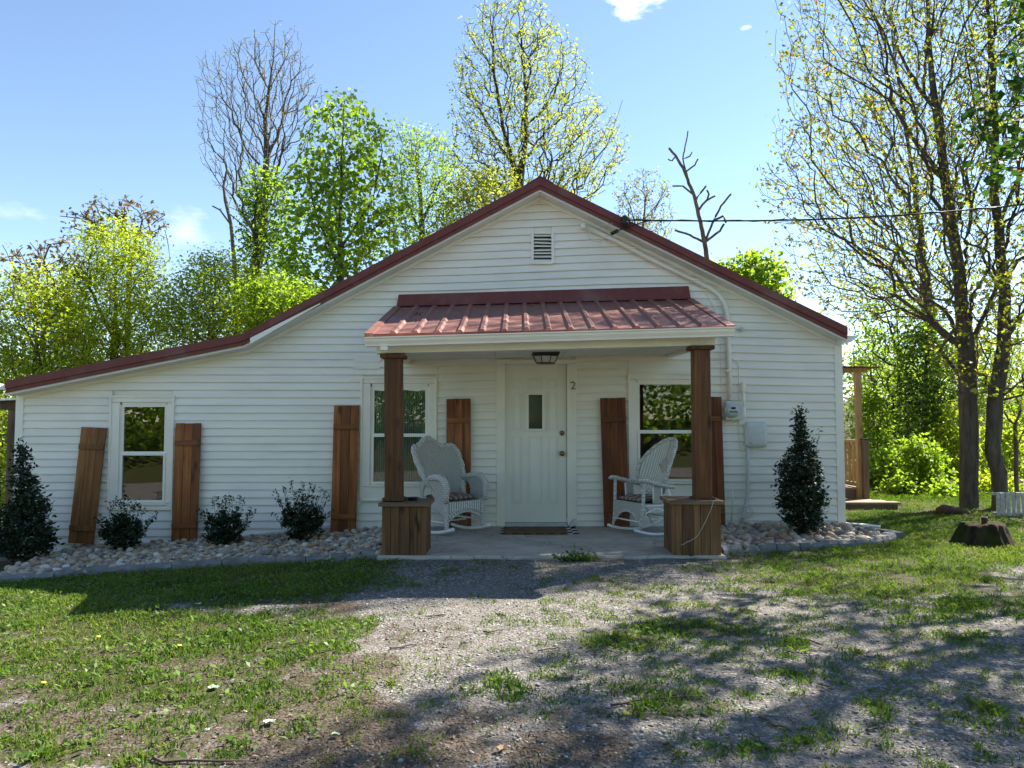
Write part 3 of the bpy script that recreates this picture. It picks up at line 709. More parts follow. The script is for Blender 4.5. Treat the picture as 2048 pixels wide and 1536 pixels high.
for i in range(nb):
    xa = c0 + (c1 - c0) * i / nb + .003; xb = c0 + (c1 - c0) * (i + 1) / nb - .003
    def cz(x, y):
        t = (x - c0) / (c1 - c0); zf = hL[2] + (hR[2] - hL[2]) * t + .028; zw = W(870, 722)[2] + (W(1400, 712)[2] - W(870, 722)[2]) * t + .012
        s = (y - HY) / (-.03 - HY); return zf + (zw - zf) * s
    y0, y1 = HY + .122, -.026
    obj('ceiling_board', MB().hexa([(xa, y0, cz(xa, y0)), (xb, y0, cz(xb, y0)), (xb, y1, cz(xb, y1)), (xa, y1, cz(xa, y1))], [(xa, y0, cz(xa, y0) + .012), (xb, y0, cz(xb, y0) + .012), (xb, y1, cz(xb, y1) + .012), (xa, y1, cz(xa, y1) + .012)]), MT['soffit'], porch)
obj('ceiling_backing', MB().hexa([(c0, y0, cz(c0, y0) + .02), (c1, y0, cz(c1, y0) + .02), (c1, y1, cz(c1, y1) + .02), (c0, y1, cz(c0, y1) + .02)], [(c0, y0, cz(c0, y0) + .03), (c1, y0, cz(c1, y0) + .03), (c1, y1, cz(c1, y1) + .03), (c0, y1, cz(c0, y1) + .03)]), MT['soffit'], porch)
# debris lying on the sheet: small leaf bits
m = MB(); dr = random.Random(11)
for i in range(70):
    u, v = (dr.uniform(.03, .97), dr.uniform(.1, .98)) if i > 24 else (.085 + dr.gauss(0, .012), .35 + dr.gauss(0, .05))
    q = roofp(u, v, .004); s = dr.uniform(.006, .022); an = dr.uniform(0, 3.1)
    ca, sa = math.cos(an) * s, math.sin(an) * s
    m.add([q + (-ca, -sa, 0), q + (sa * .4, -ca * .4, .008), q + (ca, sa, .003), q + (-sa * .4, ca * .4, .004)], [(0, 1, 2, 3)])
ob = obj('leaf_debris', m, m_plain('dead_leaf_bits', (.06, .04, .03), .9, .3, 30), porch); ob['kind'] = 'stuff'
# posts
for (xa, xb, yc0, yc1, bot, lab) in ((767, 803, 709, 1001, (769, 803), 'left porch post'), (1387, 1422, 692, 1000, (1391, 1426), 'right porch post')):
    y = PY + .16 - .085
    top = W((xa + xb) / 2, yc0, y); bt = W((bot[0] + bot[1]) / 2, yc1, y)
    r = (W(xb, 850, y)[0] - W(xa, 850, y)[0]) / 2 - .004
    post = obj('porch_post', MB().hexa([(bt[0] - r, y, bt[2]), (bt[0] + r, y, bt[2]), (bt[0] + r, y + 2 * r, bt[2]), (bt[0] - r, y + 2 * r, bt[2])], [(top[0] - r, y, top[2]), (top[0] + r, y, top[2]), (top[0] + r, y + 2 * r, top[2]), (top[0] - r, y + 2 * r, top[2])]), MT['cedar_post'], house, bevel=.012)
    obj('post_cap', MB().box((top[0] - r - .035, y - .035, top[2] - .036), (top[0] + r + .035, y + 2 * r + .035, top[2] + .004)), MT['cedar_post'], post, bevel=.005)
    obj('post_foot', MB().box((bt[0] - r - .022, y - .022, bt[2] - .004), (bt[0] + r + .022, y + 2 * r + .022, bt[2] + .024)), MT['cedar_post'], post, bevel=.004)

# ================================================================== PORCH SLAB
def m_concrete():
    k = Mat('porch_concrete', .85, .3); v = k.coords('Object'); n = k.noise(v, 2.2, 7, .6)
    c = k.ramp(n, [(.3, (.31, .27, .225)), (.55, (.43, .385, .325)), (.75, (.52, .47, .40))])
    vw = k.n('ShaderNodeVectorMath'); vw.operation = 'ADD'; nc = k.n('ShaderNodeTexNoise'); nc.inputs['Scale'].default_value = 3.5; nc.inputs['Detail'].default_value = 5; k.L(v, nc.inputs['Vector'])
    k.L(v, vw.inputs[0]); k.L(nc.outputs['Color'], vw.inputs[1])
    e = k.voro(vw.outputs[0], .75, 'DISTANCE_TO_EDGE'); cr = k.ramp(e, [(.0, (1, 1, 1)), (.012, (0, 0, 0))])
    c = k.mix(k.math('MULTIPLY', cr, .75), c, (.12, .11, .10))
    st = k.noise(v, 5.5, 4); c = k.mix(k.ramp(st, [(.58, (0, 0, 0)), (.66, (.35, .35, .35))]), c, (.21, .19, .165))
    k.color(c); k.bump(k.math('SUBTRACT', k.noise(v, 60, 4), cr), .35, .006); return k.m
sx0, sx1 = W(757, 1108, -2.2)[0] - .02, W(1452, 1106, -2.2)[0]
m = MB(); n = 40; fr_ = []
for i in range(n + 1):
    x = sx0 + (sx1 - sx0) * i / n; fr_.append((x, -2.19 + .03 * math.sin(i * .9) * math.sin(i * .37) + .012 * math.sin(i * 2.3)))
vs = []
for x, y in fr_: vs += [(x, y, -.3), (x, y - .004, -.02), (x, y + .014, .0), (x, -.028, .0), (x, -.028, -.3)]
m.add(vs, [(i * 5 + q, (i + 1) * 5 + q, (i + 1) * 5 + q + 1, i * 5 + q + 1) for i in range(n) for q in range(4)] + [(0, 1, 2, 3, 4), tuple(n * 5 + q for q in (4, 3, 2, 1, 0))])
struct(obj('porch_slab', m, m_concrete()), 'cracked concrete porch slab under the red awning roof')

# ================================================================== PEDESTALS UNDER THE POSTS
def pedestal(x0, x1, ytop, ybot, label):
    yf = PY - .045; p0, p1 = W(x0, ytop, yf), W(x1, ytop, yf); h = p0[2]; cx = (p0[0] + p1[0]) / 2; s = (p1[0] - p0[0]) / 2 - .032
    t = thing('pedestal_box', label, 'pedestal', (cx, yf + s, 0), 'wooden boxes at the feet of the porch posts'); r = random.Random(int(x0))
    obj('top_board', MB().box((cx - s - .032, yf, h - .002), (cx + s + .032, yf + 2 * s + .06, h + .034)), MT['pine_top'], t, bevel=.004)
    y0 = yf + .03
    obj('core', MB().box((cx - s + .03, y0 + .03, .0), (cx + s - .03, y0 + 2 * s - .03, h - .004)), MT['pine_old'], t)
    for side in range(4):
        cuts = [-s]
        nb = 5 if side != 1 else 4
        for i in range(nb - 1): cuts.append(-s + 2 * s * (i + 1) / nb + r.uniform(-.015, .015))
        cuts.append(s)
        for a, b in zip(cuts[:-1], cuts[1:]):
            d = .022 + r.uniform(-.003, .003); zb = -.05 + r.uniform(-.012, .02) if yf < -2.1 and side == 0 else .002
            if side == 0: bx = ((cx + a + .002, y0 + .022 - d, zb), (cx + b - .002, y0 + .028, h - .003))
            elif side == 1: bx = ((cx + s - .03, y0 + s + a + .002 + (.03 if a == -s else 0), .002), (cx + s - .03 + d, y0 + s + b - .002, h - .003))
            elif side == 2: bx = ((cx + a + .002, y0 + 2 * s - .03, .002), (cx + b - .002, y0 + 2 * s - .03 + d, h - .003))
            else: bx = ((cx - s + .03 - d, y0 + s + a + .002 + (.03 if a == -s else 0), .002), (cx - s + .03, y0 + s + b - .002, h - .003))
            obj('box_board', MB().box(*bx), MT['pine_old'], t, bevel=.003)
    return t, cx, s, h, yf
pl = pedestal(756, 859, 1013, 1112, 'boxed wooden pedestal under the left porch post, black dish on it')
pr2 = pedestal(1340, 1450, 1009, 1106, 'boxed wooden pedestal under the right porch post, pale wire hanging over it')
q = W(825, 1000, PY + .22); dish = MB().lathe([(.03, 0), (.045, .004), (.052, .02), (.072, .024), (.070, .028), (.050, .027), (.04, .010), (.002, .008)], (q[0], PY + .22, pl[3] + .036), 20)
tag(obj('dish', dish, MT['black'], smooth=True), 'small black dish on top of the left wooden pedestal', 'dish')
wx = [(1426, 997), (1427, 1003), (1424, 1013), (1418, 1028), (1405, 1055), (1395, 1072), (1384, 1080), (1374, 1084), (1368, 1088), (1362, 1090)]
pts = [W(x, y, PY - .055) for x, y in wx]; pts[0][1] += .09; pts[0][2] = pr2[3] + .037; pts[1][1] -= .004; pts[1][2] = pr2[3] + .037
tag(obj('loose_wire', MB().tube(pts, .0020, 5), MT['wire_white'], smooth=True), 'thin pale wire draped down the front of the right pedestal', 'wire')

# ================================================================== SHUTTERS
def shutter(tl, tr, bl, br, lean, label, mat, seed, nb=3, clip_left=False):
    """photo corners; stands on the ground or bed and leans back against the siding"""
    r = random.Random(seed)
    base_y = -.045 - lean
    B0, B1 = W(*bl, base_y), W(*br, base_y); T0, T1 = W(*tl, -.052), W(*tr, -.052)
    w = ((B1 - B0)[0] + (T1 - T0)[0]) / 2; up = (T0 + T1) / 2 - (B0 + B1) / 2; h = float(np.linalg.norm(up))
    zax = Vector(up / h); xax = Vector((1, 0, 0)) - zax * zax.x; xax.normalize(); yax = zax.cross(xax)
    R = Matrix((xax, yax, zax)).transposed()
    t = thing('shutter', label, 'shutter', (B0 + B1) / 2, 'board and batten cedar shutters', rot=R.to_euler())
    cut = [-w / 2]
    for i in range(nb - 1): cut.append(-w / 2 + w * (i + 1) / nb + r.uniform(-.008, .008))
    cut.append(w / 2)
    for a, b in zip(cut[:-1], cut[1:]):
        d = r.uniform(-.002, .002); obj('board', MB().box((a + .0015, -.010 + d, r.uniform(-.004, .004)), (b - .0015, .010 + d, h + r.uniform(-.004, .003))), mat, t, bevel=.003)
    for zc in (.13, .83 if h > 1.3 else .80):
        e = .012 if zc > .5 else 0
        obj('batten', MB().box((-w / 2 + .005, -.032, h * zc - .033), (w / 2 - .012 - e, -.0125, h * zc + .033)), MT['cedar_brown'] if mat is MT['cedar_brown'] else MT['cedar_batten'], t, bevel=.003)
        if zc > .5: obj('hinge_plate', MB().box((w / 2 - .020 - e, -.034, h * zc - .026), (w / 2 - .004, -.0125, h * zc + .026)), MT['old_post'], t)
    return t
MT['cedar_batten'] = m_wood('cedar_batten', (0.045, 0.016, 0.006), (0.21, 0.073, 0.019), (0.37, 0.15, 0.042), .8, axis='x')
MT['cedar_red'] = m_wood('cedar_red', (0.045, 0.013, 0.005), (0.18, 0.050, 0.014), (0.32, 0.105, 0.030), .95)
MT['cedar_sap'] = m_wood('cedar_sapwood', (0.075, 0.016, 0.006), (0.19, 0.055, 0.018), (0.44, 0.20, 0.07), .7, grain=(16, 16, .7))
shutter((163, 855), (214, 855), (136, 1087), (188, 1087), .10, 'weathered brown shutter tilting left of the far left window', MT['cedar_brown'], 1)
shutter((351, 847), (403, 846), (343, 1082), (394, 1082), .09, 'orange brown shutter leaning right of the far left window', MT['cedar'], 2)
shutter((668, 811), (719, 811), (661, 1067), (712, 1067), .08, 'reddish shutter outside the porch, left of the blinded window', MT['cedar'], 3)
shutter((892, 798), (942, 797), (894, 1055), (942, 1055), .06, 'shutter with a pale streak behind the wing-backed rocking chair', MT['cedar_sap'], 4)
shutter((1200, 796), (1251, 796), (1208, 1053), (1260, 1053), .07, 'dark red shutter between the door and the oval-backed rocker', MT['cedar_red'], 5)
shutter((1391, 794), (1443, 793), (1399, 1056), (1451, 1056), .07, 'shutter half hidden behind the right porch post', MT['cedar_red'], 6)

# ================================================================== PORCH LIGHT
q = W(1091, 706, -1.0); t = thing('porch_light', 'black framed lantern light on the porch ceiling above the door', 'light', (q[0], -1.0, q[2]))
lz = cz(q[0], -1.0) - .001; R1, R2, hgt = .155, .125, .115
obj('base_plate', MB().box((q[0] - R1, -1.0 - R1, lz - .03), (q[0] + R1, -1.0 + R1, lz)).box((q[0] - R1 + .02, -1 - R1 + .02, lz - .045), (q[0] + R1 - .02, -1 + R1 - .02, lz - .03)), MT['black'], t, bevel=.004)
oct_ = lambda R, z: [(q[0] + R * math.cos(math.pi / 4 * k + math.pi / 8) , -1.0 + R * math.sin(math.pi / 4 * k + math.pi / 8), z) for k in range(8)]
A_, B_ = oct_(R1 * .95, lz - .045), oct_(R2 * .9, lz - hgt)
for k in range(8):
    obj('light_pane', MB().add([A_[k], A_[(k + 1) % 8], B_[(k + 1) % 8], B_[k]], [(0, 1, 2, 3)]), m_plain('frosted_pane', (.55, .55, .5), .3, .05), t)
    obj('light_bar', MB().tube([A_[k], B_[k]], .006, 5), MT['black'], t)
obj('light_bottom', MB().add(B_ + [(x, y, z - .012) for x, y, z in B_], [tuple(range(8)), tuple(range(15, 7, -1))] + [(k, (k + 1) % 8, (k + 1) % 8 + 8, k + 8) for k in range(8)]), MT['black'], t)

# ================================================================== DOORMAT
k = Mat('plaid_rug', .95, .1); v = k.coords('Object'); wv = k.n('ShaderNodeTexChecker'); k.L(k.coords('Object', (14, 9, 1)), wv.inputs['Vector']); wv.inputs['Scale'].default_value = 1.0
wv.inputs['Color1'].default_value = (.02, .02, .022, 1); wv.inputs['Color2'].default_value = (.55, .54, .5, 1); k.L(wv.outputs[0], k.b.inputs['Base Color']); plaid = k.m
rug = thing('plaid_rug', 'black and white plaid rug with a curled corner under the doormat', 'rug', (.35, -.3, .004))
x0, x1 = W(1003, 1050, -.25)[0], W(1151, 1050, -.25)[0]
obj('rug_cloth', MB().grid(lambda u, v: (x0 + (x1 - x0) * u, -.72 + .62 * v, .006 + .09 * float(sstep(.90, 1.0, u)) * float(sstep(.72, 1.0, v)) + .003 * math.sin(u * 40)), 48, 14), plaid, rug, solid=.006)
mat_ = thing('doormat', 'brown coir doormat reading WELCOME in front of the door', 'doormat', (.33, -.4, .012))
k = Mat('coir', .95, .1); n = k.noise(k.coords('Object'), 220, 3); k.color(k.ramp(n, [(.3, (.10, .055, .025)), (.7, (.23, .135, .065))])); k.bump(n, .8, .006)
mx0, mx1 = W(1007, 1060, -.6)[0], W(1134, 1060, -.6)[0]; my0, my1 = -.76, -.27
obj('mat_pad', MB().box((mx0, my0, .013), (mx1, my1, .030)), k.m, mat_, bevel=.004)
for s, sz, yy in (('WELCOME', .135, .60), ('TO OUR HOME', .10, .27)):
    me = text_mesh(s, sz, .0008, 'lettering'); me.transform(Matrix.Translation(((mx0 + mx1) / 2, my0 + (my1 - my0) * yy, .0312))); obj('lettering', me, MT['black'], mat_)

# ================================================================== ROCKING CHAIRS
def m_wicker(name, c, sx, sz):
    k = Mat(name, .6, .3); v = k.coords('Object'); a = k.n('ShaderNodeTexWave'); a.wave_type = 'BANDS'; a.bands_direction = 'Z'; a.inputs['Scale'].default_value = sz; a.inputs['Distortion'].default_value = .8; a.inputs['Detail'].default_value = 1; k.L(v, a.inputs['Vector'])
    b = k.n('ShaderNodeTexWave'); b.wave_type = 'BANDS'; b.bands_direction = 'DIAGONAL'; b.inputs['Scale'].default_value = sx; b.inputs['Distortion'].default_value = .4; k.L(v, b.inputs['Vector'])
    h = k.math('MULTIPLY', a.outputs['Fac'], b.outputs['Fac']); n = k.noise(v, 25, 4)
    col = k.ramp(h, [(.02, tuple(x * .55 for x in c)), (.28, tuple(x * .9 for x in c)), (.7, c)])
    col = k.mix(k.ramp(n, [(.55, (0, 0, 0)), (.75, (.4, .4, .4))]), col, tuple(x * .6 for x in c)); k.color(col); k.bump(h, .9, .008); return k.m
MT['wicker'] = m_wicker('wicker_weave', (.72, .70, .63), 17, 24)
MT['wicker_b'] = m_wicker('wicker_fine', (.68, .665, .59), 22, 22)
MT['wick_rim'] = m_wicker('wicker_wrap', (.78, .76, .69), 12, 15)
MT['white_wood'] = m_plain('white_painted_wood', (.78, .78, .74), .45, .08, 12)
def cushion_mat():
    k = Mat('cushion_cloth', .9, .1); w = k.n('ShaderNodeTexWave'); w.wave_type = 'BANDS'; w.bands_direction = 'Y'; w.inputs['Scale'].default_value = 4.2; w.inputs['Distortion'].default_value = 1.0
    k.L(k.coords('Object'), w.inputs['Vector']); k.color(k.ramp(w.outputs['Fac'], [(.1, (.13, .085, .075)), (.5, (.24, .18, .155)), (.9, (.36, .30, .25))])); return k.m
MT['cushion'] = cushion_mat()
def rocker(parent, y, x0, x1, rise, r=.018):
    """curved runner along x (front is +x)"""
    pts = []
    for i in range(15):
        u = i / 14; x = x0 + (x1 - x0) * u; s = (u - .5) * 2; pts.append((x, y, .018 + rise * s * s))
    obj('runner', MB().tube(pts, r, 8, sx=1.0), MT['white_wood'], parent, smooth=True)
    return lambda x: .018 + rise * (((x - x0) / (x1 - x0) - .5) * 2) ** 2
def cushion(loc, ang, w, d, z, label, tilt=0.0):
    t = tag(obj('seat_cushion', MB().grid(lambda u, v: (0, 0, 0), 1, 1), MT['cushion']), label, 'cushion')
    m = MB(); nu, nv = 20, 20
    def top(u, v, s):
        ex = min(u, 1 - u) * 2; ey = min(v, 1 - v) * 2; e = (max(0, ex) ** .32) * (max(0, ey) ** .32)
        tu = .012 * math.sin(u * math.pi * 4) * math.sin(v * math.pi * 4)
        rr = .06; x = (u - .5) * d; y = (v - .5) * w
        cr = max(0, abs(u - .5) + abs(v - .5) - .82) * .5; x -= math.copysign(cr * d * .5, x); y -= math.copysign(cr * w * .5, y)
        return (x, y, .045 + s * (.05 * e + tu * e))
    m.grid(lambda u, v: top(u, v, 1), nu, nv); m.grid(lambda u, v: top(u, 1 - v, -1), nu, nv)
    t.data = m.mesh('seat_cushion', True); t.data.materials.append(MT['cushion'])
    t.location = loc; t.rotation_euler = (0, tilt, ang); return t
def arc(c, r, a0, a1, n, plane='xz', y=0):
    return [(c[0] + r * math.cos(a0 + (a1 - a0) * i / n), y, c[1] + r * math.sin(a0 + (a1 - a0) * i / n)) for i in range(n + 1)]

# chair with the broad heart-shaped wing back (faces the camera and to the right)
ang = math.atan2(-.37, .37)
cA = W(900, 1050, -.55); cA = np.array((cA[0] - .02, -.50, 0.0))
ch = thing('rocking_chair', 'white wicker rocking chair with broad wing back and rolled arms, left of the door', 'chair', cA, 'white wicker rocking chairs on the porch', rot=(0, 0, ang))
hw = .285
for s in (-1, 1): rz = rocker(ch, s * hw, -.50, .42, .075, .021)
def backshape(u, v):
    """u across -1..1, v up 0..1: a wrapped heart-like back"""
    wv = .22 + .125 * math.sin(min(1, v * 1.15) * math.pi * .5) - .03 * math.exp(-((v - .18) / .12) ** 2)
    topz = .50 + .13 * math.exp(-(u / .42) ** 2) + .035 * math.exp(-((abs(u) - .85) / .16) ** 2) - .05 * max(0, abs(u) - .9) * 10
    z = .42 + (topz + .06) * v; y = u * wv
    x = -.20 - .22 * v + .24 * (abs(u) ** 2.4) * (1 - .25 * v)
    return (x, y, z)
m = MB(); m.grid(lambda a, b: backshape(a * 2 - 1, b), 28, 18); obj('backrest', m, MT['wicker'], ch, smooth=True, solid=.022)
rim = [backshape(-1, v / 12) for v in range(0, 13)] + [backshape(-1 + 2 * i / 24, 1.0) for i in range(1, 24)] + [backshape(1, v / 12) for v in range(12, -1, -1)]
obj('back_rim', MB().tube(rim, [.034 + .006 * math.sin(i * 2.1) for i in range(len(rim))], 10), MT['wick_rim'], ch, smooth=True)
for s in (-1, 1):
    arm = [(-.06, s * .275, .62), (.02, s * .30, .655), (.12, s * .312, .67), (.22, s * .312, .665), (.29, s * .31, .62), (.315, s * .305, .55), (.31, s * .30, .46), (.30, s * .295, .38)]
    obj('arm', MB().tube(arm, [.030, .035, .039, .042, .044, .041, .036, .031], 10, sx=1.0), MT['wick_rim'], ch, smooth=True)
    def side(u, v):
        x = -.18 + .47 * u; zt = np.interp(x, [-.18, 0, .2, .30], [.60, .64, .65, .56]); hole = 0
        return (x, s * (.272 + .03 * v), .38 + (zt - .38) * v)
    pan = MB()
    NU, NV = 24, 14
    vs = [side(i / NU, j / NV) for j in range(NV + 1) for i in range(NU + 1)]; fs = []
    for j in range(NV):
        for i in range(NU):
            cx_, cz_ = (i + .5) / NU, (j + .5) / NV
            if ((cx_ - .32) / .22) ** 2 + ((cz_ - .30) / .50) ** 2 < 1: continue
            b = j * (NU + 1) + i; fs.append((b, b + 1, b + NU + 2, b + NU + 1))
    pan.add(vs, fs); obj('side_panel', pan, MT['wicker'], ch, smooth=True, solid=.014)
    obj('leg', MB().tube([(.285, s * .275, .40), (.285, s * .277, .26), (.292, s * .28, .20), (.295, s * .28, .15), (.296, s * .281, .09), (.298, s * .284, rz(.298) + .01)], [.026, .027, .022, .027, .024, .017], 10), MT['wick_rim'], ch, smooth=True)
    obj('leg', MB().tube([(-.24, s * .25, .42), (-.27, s * .265, .25), (-.31, s * .283, rz(-.31) + .01)], [.022, .022, .017], 8), MT['white_wood'], ch, smooth=True)
    def sap(u, v):
        x = -.25 + .53 * u; bot = .20 + .09 * math.sin(u * math.pi); return (x, s * .272, bot + (.385 - bot) * v)
    obj('side_apron', MB().grid(sap, 20, 8), MT['wicker'], ch, smooth=True, solid=.016)
def fap(u, v):
    y = -.27 + .54 * u; bot = .15 + .115 * math.sin(u * math.pi) ** .8; return (.285 + .01 * math.sin(u * math.pi), y, bot + (.385 - bot) * v)
k = Mat('apron_slats', .6, .3); w_ = k.n('ShaderNodeTexWave'); w_.wave_type = 'BANDS'; w_.bands_direction = 'Y'; w_.inputs['Scale'].default_value = 9; k.L(k.coords('Object'), w_.inputs['Vector'])
k.color(k.ramp(w_.outputs['Fac'], [(.1, (.28, .28, .25)), (.5, (.66, .65, .59)), (.9, (.74, .73, .68))])); k.bump(w_.outputs['Fac'], .8, .008)
obj('front_apron', MB().grid(fap, 24, 10), k.m, ch, smooth=True, solid=.018)
edge = [fap(i / 20, 0) for i in range(21)]; obj('apron_edge', MB().tube([(x + .008, y, z) for x, y, z in edge], .014, 6), MT['wick_rim'], ch, smooth=True)
edge = [fap(i / 20, .30) for i in range(21)]; obj('apron_braid', MB().tube([(x + .012, y, z) for x, y, z in edge], [.010 + .005 * (i % 2) for i in range(21)], 6), MT['wick_rim'], ch, smooth=True)
obj('seat', MB().box((-.26, -.27, .36), (.285, .27, .385)), MT['wicker'], ch)
obj('stretcher', MB().tube([(0, -.27, .13), (0, .27, .13)], .012, 6).tube([(-.29, -.275, .15), (.29, -.278, .15)], .011, 6).tube([(-.29, .275, .15), (.29, .278, .15)], .011, 6), MT['white_wood'], ch, smooth=True)
ca, sa = math.cos(ang), math.sin(ang)
cushion((cA[0] + ca * .04, cA[1] + sa * .04, .375), ang, .48, .48, 0, 'brown plaid seat cushion on the wing-backed rocking chair')

# chair with the tall oval back (faces left)
ang = math.atan2(-.46, -.89)
cB = np.array((W(1285, 1050, -.5)[0] + .02, -.62, 0.0))
ch = thing('rocking_chair', 'white wicker rocking chair with tall oval back and open arms, right of the door', 'chair', cB, 'white wicker rocking chairs on the porch', rot=(0, 0, ang))
hw = .265
for s in (-1, 1): rz = rocker(ch, s * hw, -.42, .36, .07, .017)
def oval(u, v):
    r = v; a = u * 2 * math.pi
    yy = math.sin(a) * r * (.285 - .03 * math.cos(a)); zz = .78 + math.cos(a) * r * .33
    curve = .16 * (yy / .28) ** 2
    return (-.17 - (zz - .45) * .36 + curve, yy, zz)
m = MB(); m.grid(oval, 40, 10); k = Mat('wicker_rays', .6, .3); w_ = k.n('ShaderNodeTexWave'); w_.wave_type = 'BANDS'; w_.bands_direction = 'Y'; w_.inputs['Scale'].default_value = 12; w_.inputs['Distortion'].default_value = .6; k.L(k.coords('Object', (1, 1, .15)), w_.inputs['Vector'])
k.color(k.ramp(w_.outputs['Fac'], [(.05, (.40, .40, .34)), (.4, (.66, .66, .58)), (.9, (.72, .72, .65))])); k.bump(w_.outputs['Fac'], .7, .006); MT['rays'] = k.m
obj('backrest', m, MT['rays'], ch, smooth=True, solid=.016)
rim = [oval(i / 40, 1.0) for i in range(41)]; obj('back_rim', MB().tube(rim, [.022 + .004 * (i % 2) for i in range(41)], 8, cap=False), MT['wick_rim'], ch, smooth=True)
dm = MB()
for i in range(7):
    for j in range(7):
        a_, b_ = (i - 3) / 6, (j - 3) / 6; yy = (a_ - b_) * .085; zz = .80 + (a_ + b_) * .085
        if (i + j) % 2 == 0:
            xx = -.17 - (zz - .45) * .36 + .16 * (yy / .28) ** 2 + .014; dm.box((xx, yy - .012, zz - .010), (xx + .010, yy + .012, zz + .010))
obj('woven_diamond', dm, MT['wick_rim'], ch, bevel=.003)
for s in (-1, 1):
    arm = [(-.22, s * .255, .55), (-.10, s * .272, .565), (.06, s * .285, .60), (.22, s * .29, .64), (.29, s * .288, .65), (.315, s * .286, .635)]
    obj('arm', MB().tube(arm, [.022, .025, .027, .028, .027, .018], 8, sx=1.25), MT['wick_rim'], ch, smooth=True)
    obj('leg', MB().tube([(.235, s * .285, .62), (.245, s * .275, .38), (.262, s * .268, .20), (.285, s * .265, rz(.285) + .008)], [.019, .021, .019, .015], 8), MT['wick_rim'], ch, smooth=True)
    obj('leg', MB().tube([(-.12, s * .262, .55), (-.19, s * .26, .34), (-.25, s * .262, .17), (-.30, s * .265, rz(-.30) + .008)], [.015, .018, .017, .014], 8), MT['white_wood'], ch, smooth=True)
    for xq in (-.02, .10):
        obj('arm_spindle', MB().tube([(xq, s * .272, .575), (xq - .01, s * .262, .36)], .010, 6), MT['white_wood'], ch, smooth=True)
    obj('side_panel', MB().grid(lambda u, v: (-.02 + .12 * u, s * .268, .36 + .22 * v), 6, 8), MT['wicker_b'], ch, smooth=True, solid=.008)
    obj('side_rail', MB().tube([(-.2, s * .258, .345), (.25, s * .272, .35)], .015, 6), MT['white_wood'], ch, smooth=True)
    obj('brace', MB().tube([(.26, s * .268, .17), (.20, s * .266, .27), (.06, s * .264, .32), (-.10, s * .262, .27), (-.24, s * .262, .18)], .010, 6), MT['white_wood'], ch, smooth=True)
def fap2(u, v):
    y = -.265 + .53 * u; bot = .335 - .15 * abs(2 * u - 1) ** 2.2; return (.255 + .012 * (1 - v), y, bot - .06 + (.385 - bot + .06) * v)
obj('front_apron', MB().grid(fap2, 24, 10), MT['wicker_b'], ch, smooth=True, solid=.014)
obj('apron_edge', MB().tube([fap2(i / 20, 0) for i in range(21)], .014, 6), MT['wick_rim'], ch, smooth=True)
obj('seat', MB().box((-.20, -.26, .345), (.25, .26, .37)), MT['wicker_b'], ch)
obj('stretcher', MB().tube([(.27, -.265, .17), (.27, .265, .17)], .010, 6).tube([(-.24, -.262, .19), (-.24, .262, .19)], .010, 6).tube([(0, -.264, .21), (0, .264, .21)], .010, 6), MT['white_wood'], ch, smooth=True)
ca, sa = math.cos(ang), math.sin(ang)
cushion((cB[0] + ca * .03, cB[1] + sa * .03, .365), ang, .47, .47, 0, 'brown striped seat cushion on the oval-backed rocking chair')

# ================================================================== METER, CONDUITS, CABLES
def wall_tube(name, px, r, label, cat, mat=None, y=-.055, n=8):
    pts = [W(x, yy, y) for x, yy in px]
    return tag(obj(name, MB().tube(pts, r, n), mat or MT['grey_plastic'], smooth=True), label, cat)
t = thing('service_mast', 'pale conduit pipe running along the gable then down to the meter', 'conduit', W(1460, 800))
px = [(1170, 453), (1230, 481), (1300, 518), (1390, 562), (1420, 576), (1438, 590), (1449, 607), (1454, 630), (1456, 660), (1458, 720), (1460, 800)]
obj('pipe', MB().tube([W(x, y, -.066) for x, y in px], .029, 10), MT['trim_porch'], t, smooth=True)
q = W(1167, 451, -.066); obj('weatherhead', MB().lathe([(.02, -.05), (.038, -.03), (.042, .0), (.03, .03), (.005, .038)], (q[0], -.07, q[2]), 12), MT['trim_porch'], t, smooth=True)
for x, y in ((1456, 742), (1388, 561), (1262, 498)):
    q = W(x, y, -.03); obj('pipe_strap', MB().box((q[0] - .045, -.10, q[2] - .012), (q[0] + .045, -.022, q[2] + .012)), MT['trim_porch'], t, bevel=.004)
t = thing('electric_meter', 'round glass electric meter on a white box beside the porch post', 'meter', W(1463, 840))
a, b = W(1447, 840), W(1479, 803)
obj('meter_box', MB().box((a[0], -.135, a[2]), (b[0], -.022, b[2])), MT['grey_plastic'], t, bevel=.006)
q = W(1463, 821, -.14)
obj('meter_ring', MB().lathe([(.085, 0), (.090, .006), (.090, .03), (.078, .034)], (q[0], -.136, q[2]), 24, 'y'), MT['galv'], t, smooth=True)
obj('meter_face', MB().lathe([(.074, .02), (.074, .075), (.066, .085), (.002, .086)], (q[0], -.136, q[2]), 24, 'y'), m_plain('meter_face', (.50, .52, .50), .15, .05), t, smooth=True)
obj('display', MB().box((q[0] - .028, -.2245, q[2] + .014), (q[0] + .028, -.222, q[2] + .042)), MT['black'], t)
obj('green_label', MB().box((q[0] - .052, -.2243, q[2] - .028), (q[0] + .052, -.222, q[2] - .006)), m_plain('meter_green', (.05, .20, .13), .4, .1), t)
obj('seal_tag', MB().box((q[0] + .02, -.15, q[2] - .16), (q[0] + .036, -.146, q[2] - .115)), m_plain('seal_yellow', (.55, .5, .25), .5, .1), t)
t = thing('conduit_stub', 'short white pipe with elbow fittings right of the meter', 'conduit', W(1486, 835))
obj('pipe', MB().tube([W(1487, 772, -.07), W(1487, 830, -.07)], .020, 8), MT['trim_porch'], t, smooth=True)
for y0, y1 in ((764, 784), (814, 836)): obj('fitting', MB().tube([W(1487, y0, -.07), W(1487, y1, -.07)], .029, 10), MT['trim_porch'], t, smooth=True, bevel=.004)
